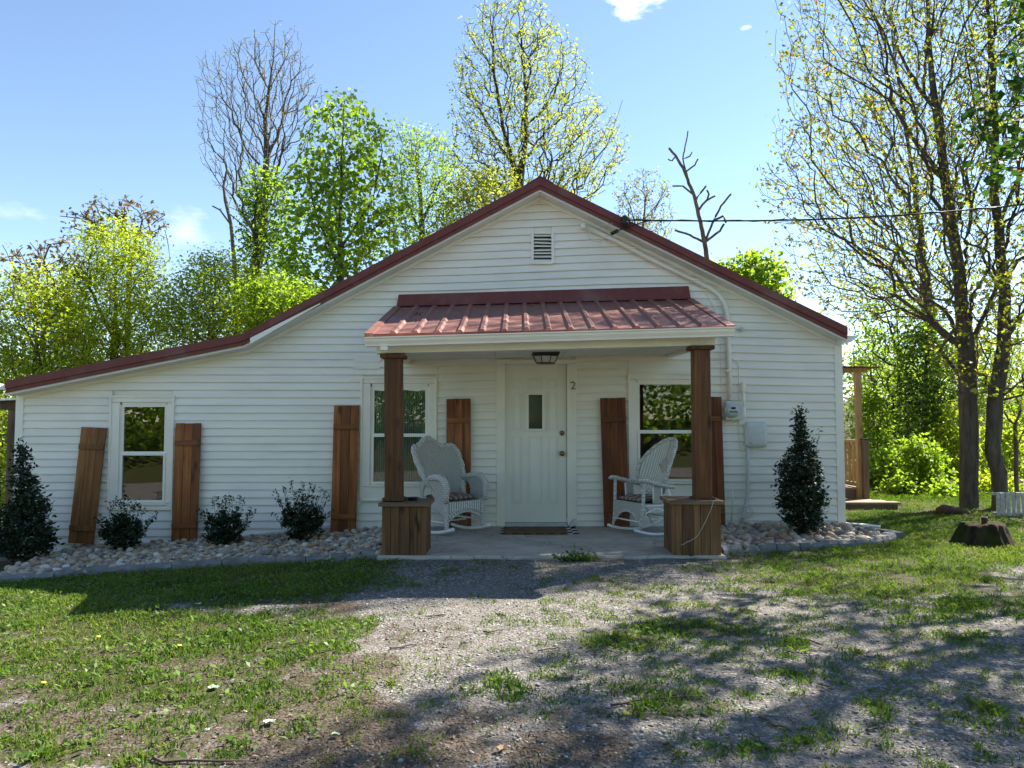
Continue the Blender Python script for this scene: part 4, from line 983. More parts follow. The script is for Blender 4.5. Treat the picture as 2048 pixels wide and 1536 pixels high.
obj('elbow', MB().tube([W(1487, 832, -.07), W(1480, 833, -.07)], .022, 8), MT['trim_porch'], t, smooth=True)
t = thing('utility_box', 'pale grey plastic cable box with rounded corners below the meter', 'utility box', W(1508, 893))
a, b = W(1487, 894), W(1529, 845)
def rbox(s, y): 
    x0, x1, z0, z1 = a[0] + s, b[0] - s, a[2] + s, b[2] - s; r = .045; pts = []
    for cx_, cz_, a0 in ((x1 - r, z1 - r * .8, 0), (x0 + r, z1 - r * .8, 90), (x0 + r, z0 + r, 180), (x1 - r, z0 + r, 270)):
        for k in range(5): an = math.radians(a0 + 22.5 * k); pts.append((cx_ + r * math.cos(an), y, cz_ + r * math.sin(an)))
    return pts
m = MB(); rings = [rbox(0, -.022), rbox(0, -.085), rbox(.012, -.105), rbox(.05, -.112)]; n = 20
m.add([p for r_ in rings for p in r_], [(i * n + k, i * n + (k + 1) % n, (i + 1) * n + (k + 1) % n, (i + 1) * n + k) for i in range(3) for k in range(n)] + [tuple(3 * n + k for k in range(n))])
obj('cover', m, MT['grey_plastic'], t, smooth=True)
sx = lambda u, v: (a[0] + (b[0] - a[0]) * u, -.113, a[2] + (b[2] - a[2]) * v)
obj('raised_swirl', MB().tube([sx(.18, .12), sx(.35, .38), sx(.6, .58), sx(.86, .66)], .004, 5).tube([sx(.25, .12), sx(.42, .3), sx(.66, .48), sx(.88, .54)], .004, 5).tube([sx(.12, .2), sx(.28, .5), sx(.42, .8)], .004, 5), MT['grey_plastic'], t, smooth=True)
wall_tube('conduit', [(1496, 894), (1496, 925), (1496, 970), (1495, 988), (1492, 1008), (1487, 1028), (1480, 1050)], .022, 'grey conduit bending from the cable box down to the stones', 'conduit')
coil = [W(1490 + 14 * math.cos(i * .35) + 2 * math.sin(i * .13), 1023 + 12 * math.sin(i * .35), -.045 - .0015 * i) for i in range(44)]
tag(obj('cable_coil', MB().tube(coil, .006, 5), MT['wire_white'], smooth=True), 'small coil of pale cable hung low beside the conduit', 'cable')
wall_tube('thin_cable', [(1400, 717), (1440, 717), (1466, 718), (1474, 722), (1478, 734), (1478, 800), (1477, 870), (1479, 892), (1484, 900), (1494, 901)], .0055, 'thin painted cable looping down past the meter to the cable box', 'cable', MT['trim_porch'], -.032, 5)
wall_tube('thin_cable', [(1388, 566), (1410, 585), (1428, 615), (1437, 650), (1441, 680), (1442, 740), (1443, 780), (1442, 800)], .004, 'thin wire dropping from the gable conduit to the shutter', 'wire', MT['trim_porch'], -.032, 5)
wall_tube('thin_cable', [(1464, 980), (1466, 1000), (1463, 1042)], .008, 'short upright wire low on the siding left of the conduit', 'wire', MT['trim_porch'], -.032, 5)
q = W(1482, 659, -.03); tag(obj('wall_hook', MB().lathe([(.016, 0), (.016, .03), (.028, .034), (.028, .06), (.004, .062)], (q[0], -.022, q[2]), 12, 'y'), MT['grey_plastic'], smooth=True), 'small round white fitting on the siding right of the gutter', 'fitting')
# overhead service line
t = thing('power_line', 'black twisted power line crossing the sky to the gable', 'power line', W(1250, 440, -.34))
ins = W(1250, 440, RY - .09); far = np.array((12.6, -3.2, 0)); far[2] = CAM[2] + 6.6 * .30
far = P(2140, 400, -.9)
ln = [ins + (far - ins) * (i / 30) for i in range(31)]
for i, p_ in enumerate(ln): p_[2] -= .22 * math.sin(math.pi * i / 30) * .45
obj('cable', MB().tube(ln, .010, 6), MT['black'], t, smooth=True)
obj('cable_twist', MB().tube([p_ + np.array((0, .010 * math.cos(i * 1.9), .010 * math.sin(i * 1.9))) for i, p_ in enumerate(ln)], .008, 5), MT['black'], t, smooth=True)
obj('insulator', MB().lathe([(.01, -.07), (.045, -.06), (.05, -.03), (.032, -.01), (.05, .01), (.05, .035), (.02, .06)], tuple(ins), 12), MT['black'], t, smooth=True)
obj('bracket', MB().tube([ins + (0, .13, -.06), ins + (0, 0, -.06)], .012, 6).tube([ins + (.05, .03, .02), ins + (.055, .03, .16)], .008, 5), MT['black'], t, smooth=True)
obj('splice_clamp', MB().tube([W(1222, 468, -.30), W(1236, 461, -.31)], [.022, .026], 8), MT['black'], t, smooth=True)
obj('drop_wire', MB().tube([W(1236, 461, -.31), W(1262, 452, -.33), W(1290, 443, -.35), ln[2]], .008, 5), MT['black'], t, smooth=True)
for pp in ([(1168, 452), (1174, 470), (1186, 482), (1200, 484), (1210, 474), (1222, 467)], [(1168, 452), (1178, 462), (1188, 480), (1198, 485), (1212, 472), (1224, 466)], [(1170, 452), (1190, 462), (1200, 455), (1225, 446), (1250, 441)], [(1168, 452), (1200, 449), (1225, 448)]):
    obj('lead_wire', MB().tube([W(x, y, -.09 - .2 * i / (len(pp) - 1)) for i, (x, y) in enumerate(pp)], .005, 5), MT['wire_white'], t, smooth=True)

# ================================================================== ROCK BEDS
STONE_COLS = [(.0, (.17, .155, .14)), (.18, (.30, .265, .23)), (.38, (.43, .37, .30)), (.58, (.48, .40, .29)), (.75, (.38, .24, .13)), (.88, (.54, .49, .42)), (1.0, (.66, .62, .56))]
def m_stone(name, use_attr):
    k = Mat(name, .75, .3); v = k.coords('Object'); r = k.attr('var') if use_attr else k.rnd(); c = k.ramp(r, STONE_COLS); n = k.noise(v, 14, 5)
    c = k.mix(1.0, c, k.ramp(n, [(.3, (.75, .74, .72)), (.7, (1.15, 1.12, 1.08))]), 'MULTIPLY'); k.color(c); k.bump(n, .3, .006); return k.m
MT['stone'] = m_stone('river_stone', False); MT['stone_v'] = m_stone('river_stone_mass', True)
import bmesh
def stone_mesh(seed, sub=2):
    r = random.Random(seed); bm = bmesh.new(); bmesh.ops.create_icosphere(bm, subdivisions=sub, radius=1)
    ax = (1.0, r.uniform(.62, .9), r.uniform(.42, .62)); ph = [r.uniform(0, 6) for _ in range(6)]
    for v_ in bm.verts:
        q = v_.co; s = 1 + .10 * math.sin(q.x * 2.3 + ph[0]) + .10 * math.sin(q.y * 2.7 + ph[1]) + .08 * math.sin(q.z * 3.1 + ph[2]) + .05 * math.sin(q.x * 5 + q.y * 4 + ph[3])
        v_.co = Vector((q.x * ax[0] * s, q.y * ax[1] * s, q.z * ax[2] * s))
    me = bpy.data.meshes.new('stone'); bm.to_mesh(me); bm.free(); me.shade_smooth(); return me
STM = [stone_mesh(i) for i in range(7)]; STL = [stone_mesh(20 + i, 1) for i in range(5)]
for me in STM: me.materials.append(MT['stone'])
def stuff_copies(name, templates, pos, scl, rot, var, mat, parent=None, smooth=True):
    Vs, Fs, At = [], [], []; off = 0; pick = RNG.integers(0, len(templates), len(pos))
    for ti, me in enumerate(templates):
        idx = np.where(pick == ti)[0]
        if not len(idx): continue
        v0 = np.zeros(len(me.vertices) * 3, np.float32); me.vertices.foreach_get('co', v0); v0 = v0.reshape(-1, 3)
        f0 = np.array([tuple(p.vertices) for p in me.polygons], np.int32)
        ca, sa = np.cos(rot[idx]), np.sin(rot[idx]); x = v0[None, :, 0] * ca[:, None] - v0[None, :, 1] * sa[:, None]; y = v0[None, :, 0] * sa[:, None] + v0[None, :, 1] * ca[:, None]
        V = np.stack([x, y, np.broadcast_to(v0[None, :, 2], x.shape)], -1) * scl[idx][:, None, None] + pos[idx][:, None, :]
        nV = len(v0); F = f0[None] + (np.arange(len(idx)) * nV)[:, None, None] + off; off += nV * len(idx)
        Vs.append(V.reshape(-1, 3)); Fs.append(F.reshape(-1, f0.shape[1])); At.append(np.repeat(var[idx], len(f0)))
    me = fast_mesh(name, np.concatenate(Vs), np.concatenate(Fs), {'var': ('FACE', np.concatenate(At))}, smooth); o = obj(name, me, mat, parent); o['kind'] = 'stuff'; return o
def bed(name, label, edge, inner_y, big, n_rest, seed):
    """edge: ground line of the edging, left to right; stones pile between it and the wall"""
    ex = np.array([p[0] for p in edge]); ey = np.array([p[1] for p in edge]); r = np.random.default_rng(seed)
    def surf(X, Y): return ground_z(X, Y) + .045 + .045 * sstep(0, 1, (Y - np.interp(X, ex, ey)) / 1.3) + .012 * (vnoise(X * 6, Y * 6, 4) - .5)
    m = MB(); nU, nV = 60, 14; vs = []
    for j in range(nV + 1):
        for i in range(nU + 1):
            X = ex[0] + (ex[-1] - ex[0]) * i / nU; Y0 = np.interp(X, ex, ey); Y = Y0 + (inner_y - Y0) * j / nV; vs.append((X, Y, float(surf(X, Y)) - .03))
    m.add(vs, [(j * (nU + 1) + i, j * (nU + 1) + i + 1, (j + 1) * (nU + 1) + i + 1, (j + 1) * (nU + 1) + i) for j in range(nV) for i in range(nU)])
    b = struct(obj(name, m, m_plain(name + '_soil', (.10, .085, .07), .95, .3, 20)), label)
    def pts(n):
        X = r.uniform(ex[0] + .03, ex[-1] - .03, n); Y0 = np.interp(X, ex, ey) + .03; Y = Y0 + (inner_y - Y0) * r.random(n) ; return X, Y
    X, Y = pts(n_rest); S = r.uniform(.026, .052, n_rest) * big; Z = surf(X, Y) - .012 + r.uniform(-.012, .008, n_rest)
    stuff_copies('stone_mass', STL, np.stack([X, Y, Z], -1), S, r.uniform(0, 6.28, n_rest), r.random(n_rest), MT['stone_v'], b)
    X, Y = pts(2600); px_, py_ = project(np.stack([X, Y, surf(X, Y)], -1)); vis = (px_ > 4) & (px_ < 2044)
    X, Y = X[vis], Y[vis]; keep = []
    for i in range(len(X)):
        if len(keep) >= 299: break
        if all((X[i] - X[j]) ** 2 + (Y[i] - Y[j]) ** 2 > (.105 * big) ** 2 for j in keep): keep.append(i)
    for i in keep:
        o = bpy.data.objects.new('stone', STM[int(r.integers(0, 7))]); COL.objects.link(o); o.parent = b; s = r.uniform(.042, .072) * big
        o.location = (X[i], Y[i], float(surf(X[i], Y[i])) + .012); o.scale = (s, s, s * r.uniform(.8, 1.15)); o.rotation_euler = (r.uniform(-.3, .3), r.uniform(-.3, .3), r.uniform(0, 6.28))
    return surf
eL_ = [G(x, y) for x, y in ((-70, 1172), (0, 1166), (80, 1160), (160, 1152), (235, 1147), (320, 1141), (400, 1136), (480, 1131), (560, 1127), (640, 1124), (700, 1122), (764, 1120))]
surfL = bed('rock_bed', 'bed of rounded river stones along the wall left of the porch', eL_, -.03, .74, 8500, 1)
eR_ = [G(x, y) for x, y in ((1446, 1112), (1500, 1107), (1560, 1103), (1620, 1100), (1680, 1096), (1740, 1092), (1786, 1084))] + [G(1795, 1072)]
eR_[-1][0] = eR_[-2][0] + .03
surfR = bed('rock_bed', 'bed of larger river stones around the holly right of the porch', eR_[:-1], -.03, 1.05, 1800, 2)
# edging blocks
MT['block'] = m_plain('edging_concrete', (.17, .17, .165), .9, .28, 7, bump=.6)
def edging(pts, wid, hgt, label, seed, step):
    t = thing('stone_edging', label, 'edging', pts[0]); r = random.Random(seed); L = [0]
    for a, b in zip(pts[:-1], pts[1:]): L.append(L[-1] + math.hypot(b[0] - a[0], b[1] - a[1]))
    X = np.array([p[0] for p in pts]); Y = np.array([p[1] for p in pts]); s = 0
    while s < L[-1] - .08:
        l = min(step * r.uniform(.85, 1.2), L[-1] - s); c = s + l / 2
        x, y = np.interp(c, L, X), np.interp(c, L, Y); x2, y2 = np.interp(c + .02, L, X), np.interp(c + .02, L, Y); an = math.atan2(y2 - y, x2 - x) + r.uniform(-.04, .04)
        M = Matrix.Translation((x, y, float(ground_z(x, y)) + r.uniform(-.012, .004))) @ Matrix.Rotation(an, 4, 'Z') @ Matrix.Rotation(r.uniform(-.03, .03), 4, 'Y')
        h = hgt * r.uniform(.9, 1.06); hw_ = l / 2 - .004; m = MB()
        jig = lambda: r.uniform(-.007, .007)
        N = 5; vs = []
        for i in range(N + 1):
            xx = -hw_ + 2 * hw_ * i / N; vs += [(xx, jig() - .008, -.06), (xx, jig() - .004, h * .55 + jig()), (xx, .012 + jig(), h + jig() * .4), (xx, wid * .5, h + jig() * .4), (xx, wid, h + jig() * .4), (xx, wid, -.06)]
        m.add([M @ Vector(v_) for v_ in vs], [(i * 6 + q_, (i + 1) * 6 + q_, (i + 1) * 6 + q_ + 1, i * 6 + q_ + 1) for i in range(N) for q_ in range(5)] + [(0, 1, 2, 3, 4, 5), tuple(N * 6 + q_ for q_ in (5, 4, 3, 2, 1, 0))])
        obj('block', m, MT['block'], t); s += l
edging(eL_, .11, .068, 'row of grey edging blocks along the left rock bed', 4, .29)
edR = eR_[:-1] + [G(1796, 1077), G(1770, 1071), G(1738, 1065), G(1706, 1059)]
edging(edR, .12, .085, 'curved row of grey edging blocks round the right rock bed', 5, .25)
q = G(1720, 1057)
tag(obj('splash_slab', MB().hexa([q + (-.22, .22, .02), q + (.22, -.10, .012), q + (.30, .06, .012), q + (-.12, .32, .02)], [q + (-.22, .22, .05), q + (.22, -.10, .035), q + (.30, .06, .035), q + (-.12, .32, .05)]), m_plain('pale_slab', (.62, .63, .60), .7, .1), bevel=.004), 'pale flat slab lying on the grass at the right house corner', 'slab')

# ================================================================== STUMP AND CUP
q = G(2000, 1096); SQ = np.array((q[0], q[1] + .28, float(ground_z(q[0], q[1] + .28))))
def m_stump():
    k = Mat('stump_wood', .95, .1); v = k.coords('Object', (7, 7, 1.2)); n = k.noise(v, 2.2, 7, .65); c = k.ramp(n, [(.3, (.014, .011, .007)), (.6, (.055, .042, .026)), (.8, (.10, .08, .048))])
    mo = k.noise(k.coords('Object'), 5, 5); c = k.mix(k.ramp(mo, [(.48, (0, 0, 0)), (.62, (.85, .85, .85))]), c, (.045, .06, .014)); k.color(c); k.bump(n, 1.0, .04); return k.m
m = MB(); n = 96; vs = []
for j, (rr, z) in enumerate(((.33, -.04), (.285, .03), (.255, .10), (.235, .17), (.225, .208), (.20, .225), (.10, .228), (.01, .220))):
    for k_i in range(n):
        a = 2 * math.pi * k_i / n; f = 1 + (.13 if j < 3 else .06) * math.sin(a * 5 + 1) + .09 * math.sin(a * 9 + 2.2 + j * .2) * (1 if j < 4 else .5) + .05 * math.sin(a * 16 + j * .3)
        vs.append((SQ[0] + rr * f * math.cos(a), SQ[1] + rr * f * .85 * math.sin(a), SQ[2] + z + (.012 * math.sin(a * 3) if j > 3 else 0)))
m.add(vs, [(j * n + k_i, j * n + (k_i + 1) % n, (j + 1) * n + (k_i + 1) % n, (j + 1) * n + k_i) for j in range(7) for k_i in range(n)] + [tuple(7 * n + k_i for k_i in range(n))])
tag(obj('tree_stump', m, m_stump(), smooth=True), 'mossy old tree stump in the grass at the right edge', 'stump')
k = Mat('rusty_tin', .7, .3); k.color(k.ramp(k.noise(k.coords('Object'), 40, 4), [(.35, (.035, .018, .012)), (.65, (.14, .06, .03))]))
tag(obj('rusty_can', MB().lathe([(.032, 0), (.034, .03), (.030, .034), (.034, .04), (.033, .075), (.026, .080), (.027, .072), (.002, .07)], (SQ[0] - .02, SQ[1] - .05, SQ[2] + .225), 14), k.m, smooth=True), 'small rusty can standing on the mossy stump', 'can')

# ================================================================== SIDE DECK (right)
DY = 3.0
p_post = P(1723, 1000, DY); gz = float(ground_z(5.6, DY)); 
t = thing('side_deck', 'wooden side deck with railing, steps and roof post behind the right corner', 'deck', (XR + .8, DY, gz))
zt = P(1723, 745, DY)[2]; dkz = P(1700, 972, DY + .4)[2]; xp = p_post[0]
obj('roof_post', MB().box((xp - .045, DY, gz - .05), (xp + .045, DY + .09, zt)), MT['treated'], t, bevel=.004)
obj('roof_beam', MB().box((XR + .03, DY - .02, zt), (xp + .14, DY + .05, zt + .075)), MT['treated'], t, bevel=.004)
obj('roof_sheet', MB().hexa([(XR + .03, DY - .12, zt + .10), (xp + .36, DY - .12, zt + .078), (xp + .36, DY + 2.6, zt + .078), (XR + .03, DY + 2.6, zt + .10)], [(XR + .03, DY - .12, zt + .115), (xp + .36, DY - .12, zt + .09), (xp + .36, DY + 2.6, zt + .09), (XR + .03, DY + 2.6, zt + .115)]), MT['red'], t)
obj('roof_post', MB().box((xp - .045, DY + 2.3, gz - .6), (xp + .045, DY + 2.39, zt + .07)), MT['treated'], t)
nx0 = P(1727, 900, DY - .09)[0]; nzt = P(1730, 880, DY - .09)[2]
obj('newel_post', MB().box((nx0, DY - .092, gz - .03), (nx0 + .085, DY - .004, nzt)), MT['old_post'], t, bevel=.003)
obj('newel_cap', MB().box((nx0 - .008, DY - .10, nzt), (nx0 + .093, DY + .004, nzt + .022)), MT['black'], t)
rz0, rz1 = P(1700, 957, DY + 1.0)[2], P(1700, 877, DY + 1.0)[2]
for i in range(7):
    y0 = DY + .10 + i * .32
    obj('deck_board', MB().box((XR + .03, y0, dkz - .035), (xp + .06, y0 + .312, dkz)), MT['deck'], t, bevel=.003)
obj('deck_skirt', MB().box((XR + .03, DY + .102, gz - .1), (xp + .055, DY + .13, dkz - .037)), MT['old_post'], t)
for nm, zz in (('top_rail', rz1), ('bottom_rail', rz0)):
    obj(nm, MB().box((XR + .03, DY + 2.28, zz - .045), (xp - .05, DY + 2.34, zz)), MT['treated'], t, bevel=.003)
    obj(nm, MB().box((xp - .03, DY + .095, zz - .045), (xp + .03, DY + 2.28, zz)), MT['treated'], t, bevel=.003)
x = XR + .14
while x < xp - .08:
    obj('baluster', MB().box((x, DY + 2.282, rz0 - .03), (x + .038, DY + 2.318, rz1 - .047)), MT['treated'], t); x += .135
y = DY + .25
while y < DY + 2.2:
    obj('baluster', MB().box((xp - .018, y, rz0 - .01), (xp + .018, y + .038, rz1 - .047)), MT['treated'], t); y += .15
sz = P(1720, 1003, DY - .5)[2]
for i in range(3):
    obj('step_tread', MB().box((XR + .03, DY - .62 + i * .20, sz - .035), (xp + .10 + .12 * (2 - i), DY - .424 + i * .20, sz)), MT['deck'], t, bevel=.003)
obj('step_riser', MB().box((XR + .04, DY - .60, gz - .06), (xp + .30, DY - .57, sz - .037)), MT['old_post'], t)

# left side porch seen past the left corner
t = thing('side_porch', 'brown post and lean-to roof of a side porch at the left edge', 'porch', (XL - .25, 1.0, -.4))
pz = P(15, 802, .9)[2]; xq = P(22, 900, .9)[0]
obj('porch_post', MB().box((xq - .06, .9, -.75), (xq + .06, 1.02, pz - .12)), MT['old_post'], t, bevel=.004)
obj('porch_beam', MB().box((xq - 1.4, .88, pz - .12), (XL - .03, 1.04, pz)), MT['old_post'], t, bevel=.004)
obj('porch_roof_sheet', MB().hexa([(xq - 1.4, .75, pz - .05), (XL - .03, .75, pz + .03), (XL - .03, 5, pz + .03), (xq - 1.4, 5, pz - .05)], [(xq - 1.4, .75, pz - .035), (XL - .03, .75, pz + .055), (XL - .03, 5, pz + .055), (xq - 1.4, 5, pz - .035)]), MT['galv'], t)

# white picket panel at the right edge, rotten log beyond the grass
q = G(1992, 1032); t = thing('picket_panel', 'small white slatted panel standing in the grass at the right edge', 'picket panel', q)
h = .35
for zz in (.03, h - .03): obj('rail', MB().box((q[0] - .03, q[1] + .022, q[2] + zz - .02), (q[0] + .85, q[1] + .042, q[2] + zz + .02)), MT['old_white'] if 'old_white' in MT else MT.setdefault('old_white', m_plain('flaking_white', (.42, .42, .38), .7, .25, 20)), t)
x = q[0] + .02
pr_ = random.Random(9)
while x < q[0] + .82:
    w_ = pr_.uniform(.035, .06); obj('picket', MB().box((x, q[1], q[2] - .02), (x + w_, q[1] + .02, q[2] + h - .01 + pr_.uniform(-.01, .01))), MT['old_white'], t); x += w_ + pr_.uniform(.012, .03)
q = G(1893, 1030)
lg = MB().tube([q + (-.12, .0, .06), q + (-.02, .05, .075), q + (.10, .08, .06), q + (.22, .1, .04), q + (.42, .12, .02)], [.05, .08, .07, .05, .02], 9)
tag(obj('rotten_log', lg, m_plain('rotten_wood', (.085, .042, .026), .95, .4, 14, bump=.6), smooth=True), 'reddish rotten log lying at the far edge of the grass', 'log')

# ================================================================== TREES AND SHRUBS
def grow(root_nodes, root_par, pts, bf=.35, down=.7):
    """connect scattered crown points to the stem nodes, nearest and shortest path first"""
    n0 = len(root_nodes); N = n0 + len(pts); pos = np.concatenate([root_nodes, pts]) if len(pts) else root_nodes.copy()
    par = -np.ones(N, int); par[:n0] = root_par; plen = np.zeros(N)
    for i in range(1, n0): plen[i] = plen[par[i]] + np.linalg.norm(pos[i] - pos[par[i]])
    best = np.full(N, 1e9); bp = np.zeros(N, int); done = np.zeros(N, bool); done[:n0] = True
    def relax(i):
        d = pos - pos[i]; L = np.sqrt((d * d).sum(1)); c = L + bf * plen[i] + down * np.maximum(0, -d[:, 2])
        m = (c < best) & ~done; best[m] = c[m]; bp[m] = i
    for i in range(n0): relax(i)
    for _ in range(len(pts)):
        i = int(np.argmin(np.where(done, 1e9, best))); par[i] = bp[i]; plen[i] = plen[par[i]] + np.linalg.norm(pos[i] - pos[par[i]]); done[i] = True; relax(i)
    return pos, par, plen
def ring_mesh(c, d, r, n):
    ref = np.where(np.abs(d[:, 2:3]) < .9, np.array([[0, 0, 1.0]]), np.array([[1.0, 0, 0]])); u = np.cross(d, ref); u /= np.linalg.norm(u, axis=1, keepdims=True) + 1e-9; w = np.cross(u, d)
    a = 2 * np.pi * np.arange(n) / n
    return c[:, None] + r[:, None, None] * (u[:, None] * np.cos(a)[None, :, None] + w[:, None] * np.sin(a)[None, :, None])
def branch_mesh(name, pos, par, rad, stem_n, wob, rng):
    """tapered tubes along every edge, each edge bent once in the middle"""
    N = len(pos); e = np.where(par >= 0)[0]; p = par[e]
    d = pos[e] - pos[p]; L = np.linalg.norm(d, axis=1, keepdims=True) + 1e-9; dn = d / L
    mid = (pos[e] + pos[p]) / 2 + rng.normal(0, 1, (len(e), 3)) * L * wob * np.where((e < stem_n)[:, None], .35, 1.0); mid[:, 2] -= (L[:, 0] * .04) * (e >= stem_n)
    dirn = np.zeros((N, 3)); dirn[:, 2] = 1; dirn[e] = dn
    # main child keeps the parent's ring
    order = e[np.argsort(rad[e])]; main = -np.ones(N, int)
    for i in order: main[par[i]] = i
    is_main = main[p] == e
    dm = (pos[e] - mid); dm /= np.linalg.norm(dm, axis=1, keepdims=True) + 1e-9; ds = (mid - pos[p]); ds /= np.linalg.norm(ds, axis=1, keepdims=True) + 1e-9
    enddir = dm.copy(); nodedir = np.zeros((N, 3)); nodedir[:, 2] = 1; nodedir[e] = dm
    has = main[e] >= 0
    Vs, Fs = [], []; off = 0
    r0 = np.where(is_main, rad[p], rad[e] * 1.1); r2 = rad[e]; r1 = (r0 + r2) / 2
    sd = np.where(is_main[:, None], nodedir[p], ds)
    for lo, hi, n in ((.03, 9, 8), (.010, .03, 5), (0, .010, 3)):
        s = (r0 >= lo) & (r0 < hi)
        if not s.any(): continue
        A = ring_mesh(pos[p][s], sd[s], r0[s], n); B = ring_mesh(mid[s], ((ds + dm) / 2)[s] / (np.linalg.norm((ds + dm)[s] / 2, axis=1, keepdims=True) + 1e-9), r1[s], n); C = ring_mesh(pos[e][s], dm[s], r2[s], n)
        k = int(s.sum()); V = np.concatenate([A, B, C], 1).reshape(-1, 3); b = (np.arange(k) * 3 * n)[:, None, None] + off
        q = np.arange(n); f = np.concatenate([np.stack([q, (q + 1) % n, (q + 1) % n + n, q + n], -1) + j * n for j in (0, 1)])
        Fs.append((f[None] + b).reshape(-1, 4)); Vs.append(V); off += len(V)
    return fast_mesh(name, np.concatenate(Vs), np.concatenate(Fs), smooth=True), mid
def leaf_mesh(name, pos, size, rng, aspect=.55, droop=.3, up=.5, var=None, shape='leaf'):
    n = len(pos); d = rng.normal(0, 1, (n, 3)); d[:, 2] = d[:, 2] * .6 - droop; d /= np.linalg.norm(d, axis=1, keepdims=True)
    nr = rng.normal(0, 1, (n, 3)); nr[:, 2] += up * 2; s = np.cross(d, nr); s /= np.linalg.norm(s, axis=1, keepdims=True) + 1e-9; nn = np.cross(s, d)
    sz = (size * rng.uniform(.6, 1.25, n))[:, None]
    if shape == 'leaf':
        V = np.stack([pos, pos + d * sz * .42 + s * sz * aspect * .5 + nn * sz * .08, pos + d * sz, pos + d * sz * .42 - s * sz * aspect * .5 + nn * sz * .08], 1).reshape(-1, 3)
        F = np.arange(n * 4).reshape(n, 4)
    else:   # lobed leaf: three blades from one base
        tri = []
        for a, l in ((-.85, .85), (0, 1.0), (.85, .85)):
            dd = d * math.cos(a) + s * math.sin(a); ss = -d * math.sin(a) + s * math.cos(a)
            tri.append(np.stack([pos, pos + dd * sz * l * .5 + ss * sz * .22 + nn * sz * .06, pos + dd * sz * l, pos + dd * sz * l * .5 - ss * sz * .22 + nn * sz * .06], 1))
        V = np.concatenate(tri, 1).reshape(-1, 3); F = np.arange(n * 12).reshape(n * 3, 4)
    if var is None: var = rng.random(n)
    return fast_mesh(name, V, F, {'var': ('FACE', np.repeat(var, len(F) // n))})
MT['bark_grey'] = m_bark('bark_grey', (.035, .030, .025), (.13, .115, .095)); MT['bark_dark'] = m_bark('bark_dark', (.022, .017, .014), (.075, .058, .045))
MT['bark_dead'] = m_bark('bark_dead', (.06, .045, .036), (.21, .165, .135)); MT['bark_twig'] = m_plain('twig', (.085, .062, .048), .9, .3, 4)
LEAF = {
 'poplar': m_leaf('leaf_poplar', [(.08, .13, .014), (.14, .22, .024), (.22, .31, .04)], .65, tcol=1.9),
 'lime': m_leaf('leaf_lime', [(.15, .20, .015), (.24, .30, .024), (.33, .38, .038)], .65, tcol=1.8),
 'pale': m_leaf('leaf_pale', [(.16, .19, .03), (.25, .28, .045), (.34, .36, .08)], .6, tcol=1.5),
 'bud': m_leaf('leaf_bud', [(.15, .125, .08), (.22, .19, .125), (.30, .27, .19)], .4),
 'russet': m_leaf('leaf_russet', [(.10, .06, .04), (.15, .095, .055), (.19, .16, .07)], .4),
 'maple': m_leaf('leaf_maple', [(.10, .125, .014), (.17, .20, .024), (.26, .28, .04), (.30, .26, .045)], .6, tcol=1.6),
 'maple_red': m_leaf('leaf_maple_red', [(.18, .07, .03), (.30, .15, .05), (.36, .25, .07)], .5),
 'dark': m_leaf('leaf_dark', [(.018, .045, .009), (.035, .085, .014), (.07, .14, .022)], .4),
 'holly': m_leaf('leaf_holly', [(.007, .018, .007), (.014, .034, .012), (.028, .055, .02)], .10, .42, .32),
 'under': m_leaf('leaf_under', [(.09, .145, .014), (.155, .235, .022), (.24, .33, .035)], .65, tcol=1.8),
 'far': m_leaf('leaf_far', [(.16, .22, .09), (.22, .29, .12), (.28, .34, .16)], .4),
}
def crown_pts(bands, Y, n, rng, dscale=.8, shell=.0, thin_low=0.0):
    ys = np.array([b[0] for b in bands], float); xl = np.array([b[1] for b in bands], float); xr = np.array([b[2] for b in bands], float)
    yy = rng.uniform(ys[0], ys[-1], n * 6); w = (np.interp(yy, ys, xr) - np.interp(yy, ys, xl)) ** 1.6
    yy = yy[rng.random(len(yy)) < w / w.max()][:n]; m = len(yy)
    a = rng.uniform(0, 2 * np.pi, m); r = np.sqrt(rng.uniform(shell, 1, m)); u, v = r * np.cos(a), r * np.sin(a)
    l, rr = np.interp(yy, ys, xl), np.interp(yy, ys, xr); cx, hw = (l + rr) / 2, (rr - l) / 2
    xs = cx + u * hw; mpp = (Y - CAM[1]) / F_PX; Yv = Y + v * hw * mpp * dscale
    return np.array([P(x, y, q) for x, y, q in zip(xs, yy, Yv)])
def stem_nodes(stems, Y, step, base=None, rng=None, spread=.0):
    nodes, par, key = [], [], {}
    for si, st in enumerate(stems):
        pts = [np.array(s) if len(s) == 3 else P(s[0], s[1], Y + (rng.normal(0, spread) if (si and spread and j) else 0)) for j, s in enumerate(st)]
        if si == 0 and base is not None: pts = [np.array(base, float)] + pts
        if si == 0: nodes.append(pts[0]); par.append(-1); last = 0
        else:
            A = np.array(nodes); last = int(np.argmin(((A - pts[0]) ** 2).sum(1)))
        for a, b in zip(pts[:-1], pts[1:]):
            L = np.linalg.norm(b - a); k = max(1, int(L / step)); a0 = nodes[last] if np.linalg.norm(nodes[last] - a) < step * 2 else a
            for i in range(1, k + 1):
                nodes.append(a0 + (b - a0) * i / k); par.append(last); last = len(nodes) - 1
    return np.array(nodes), np.array(par)
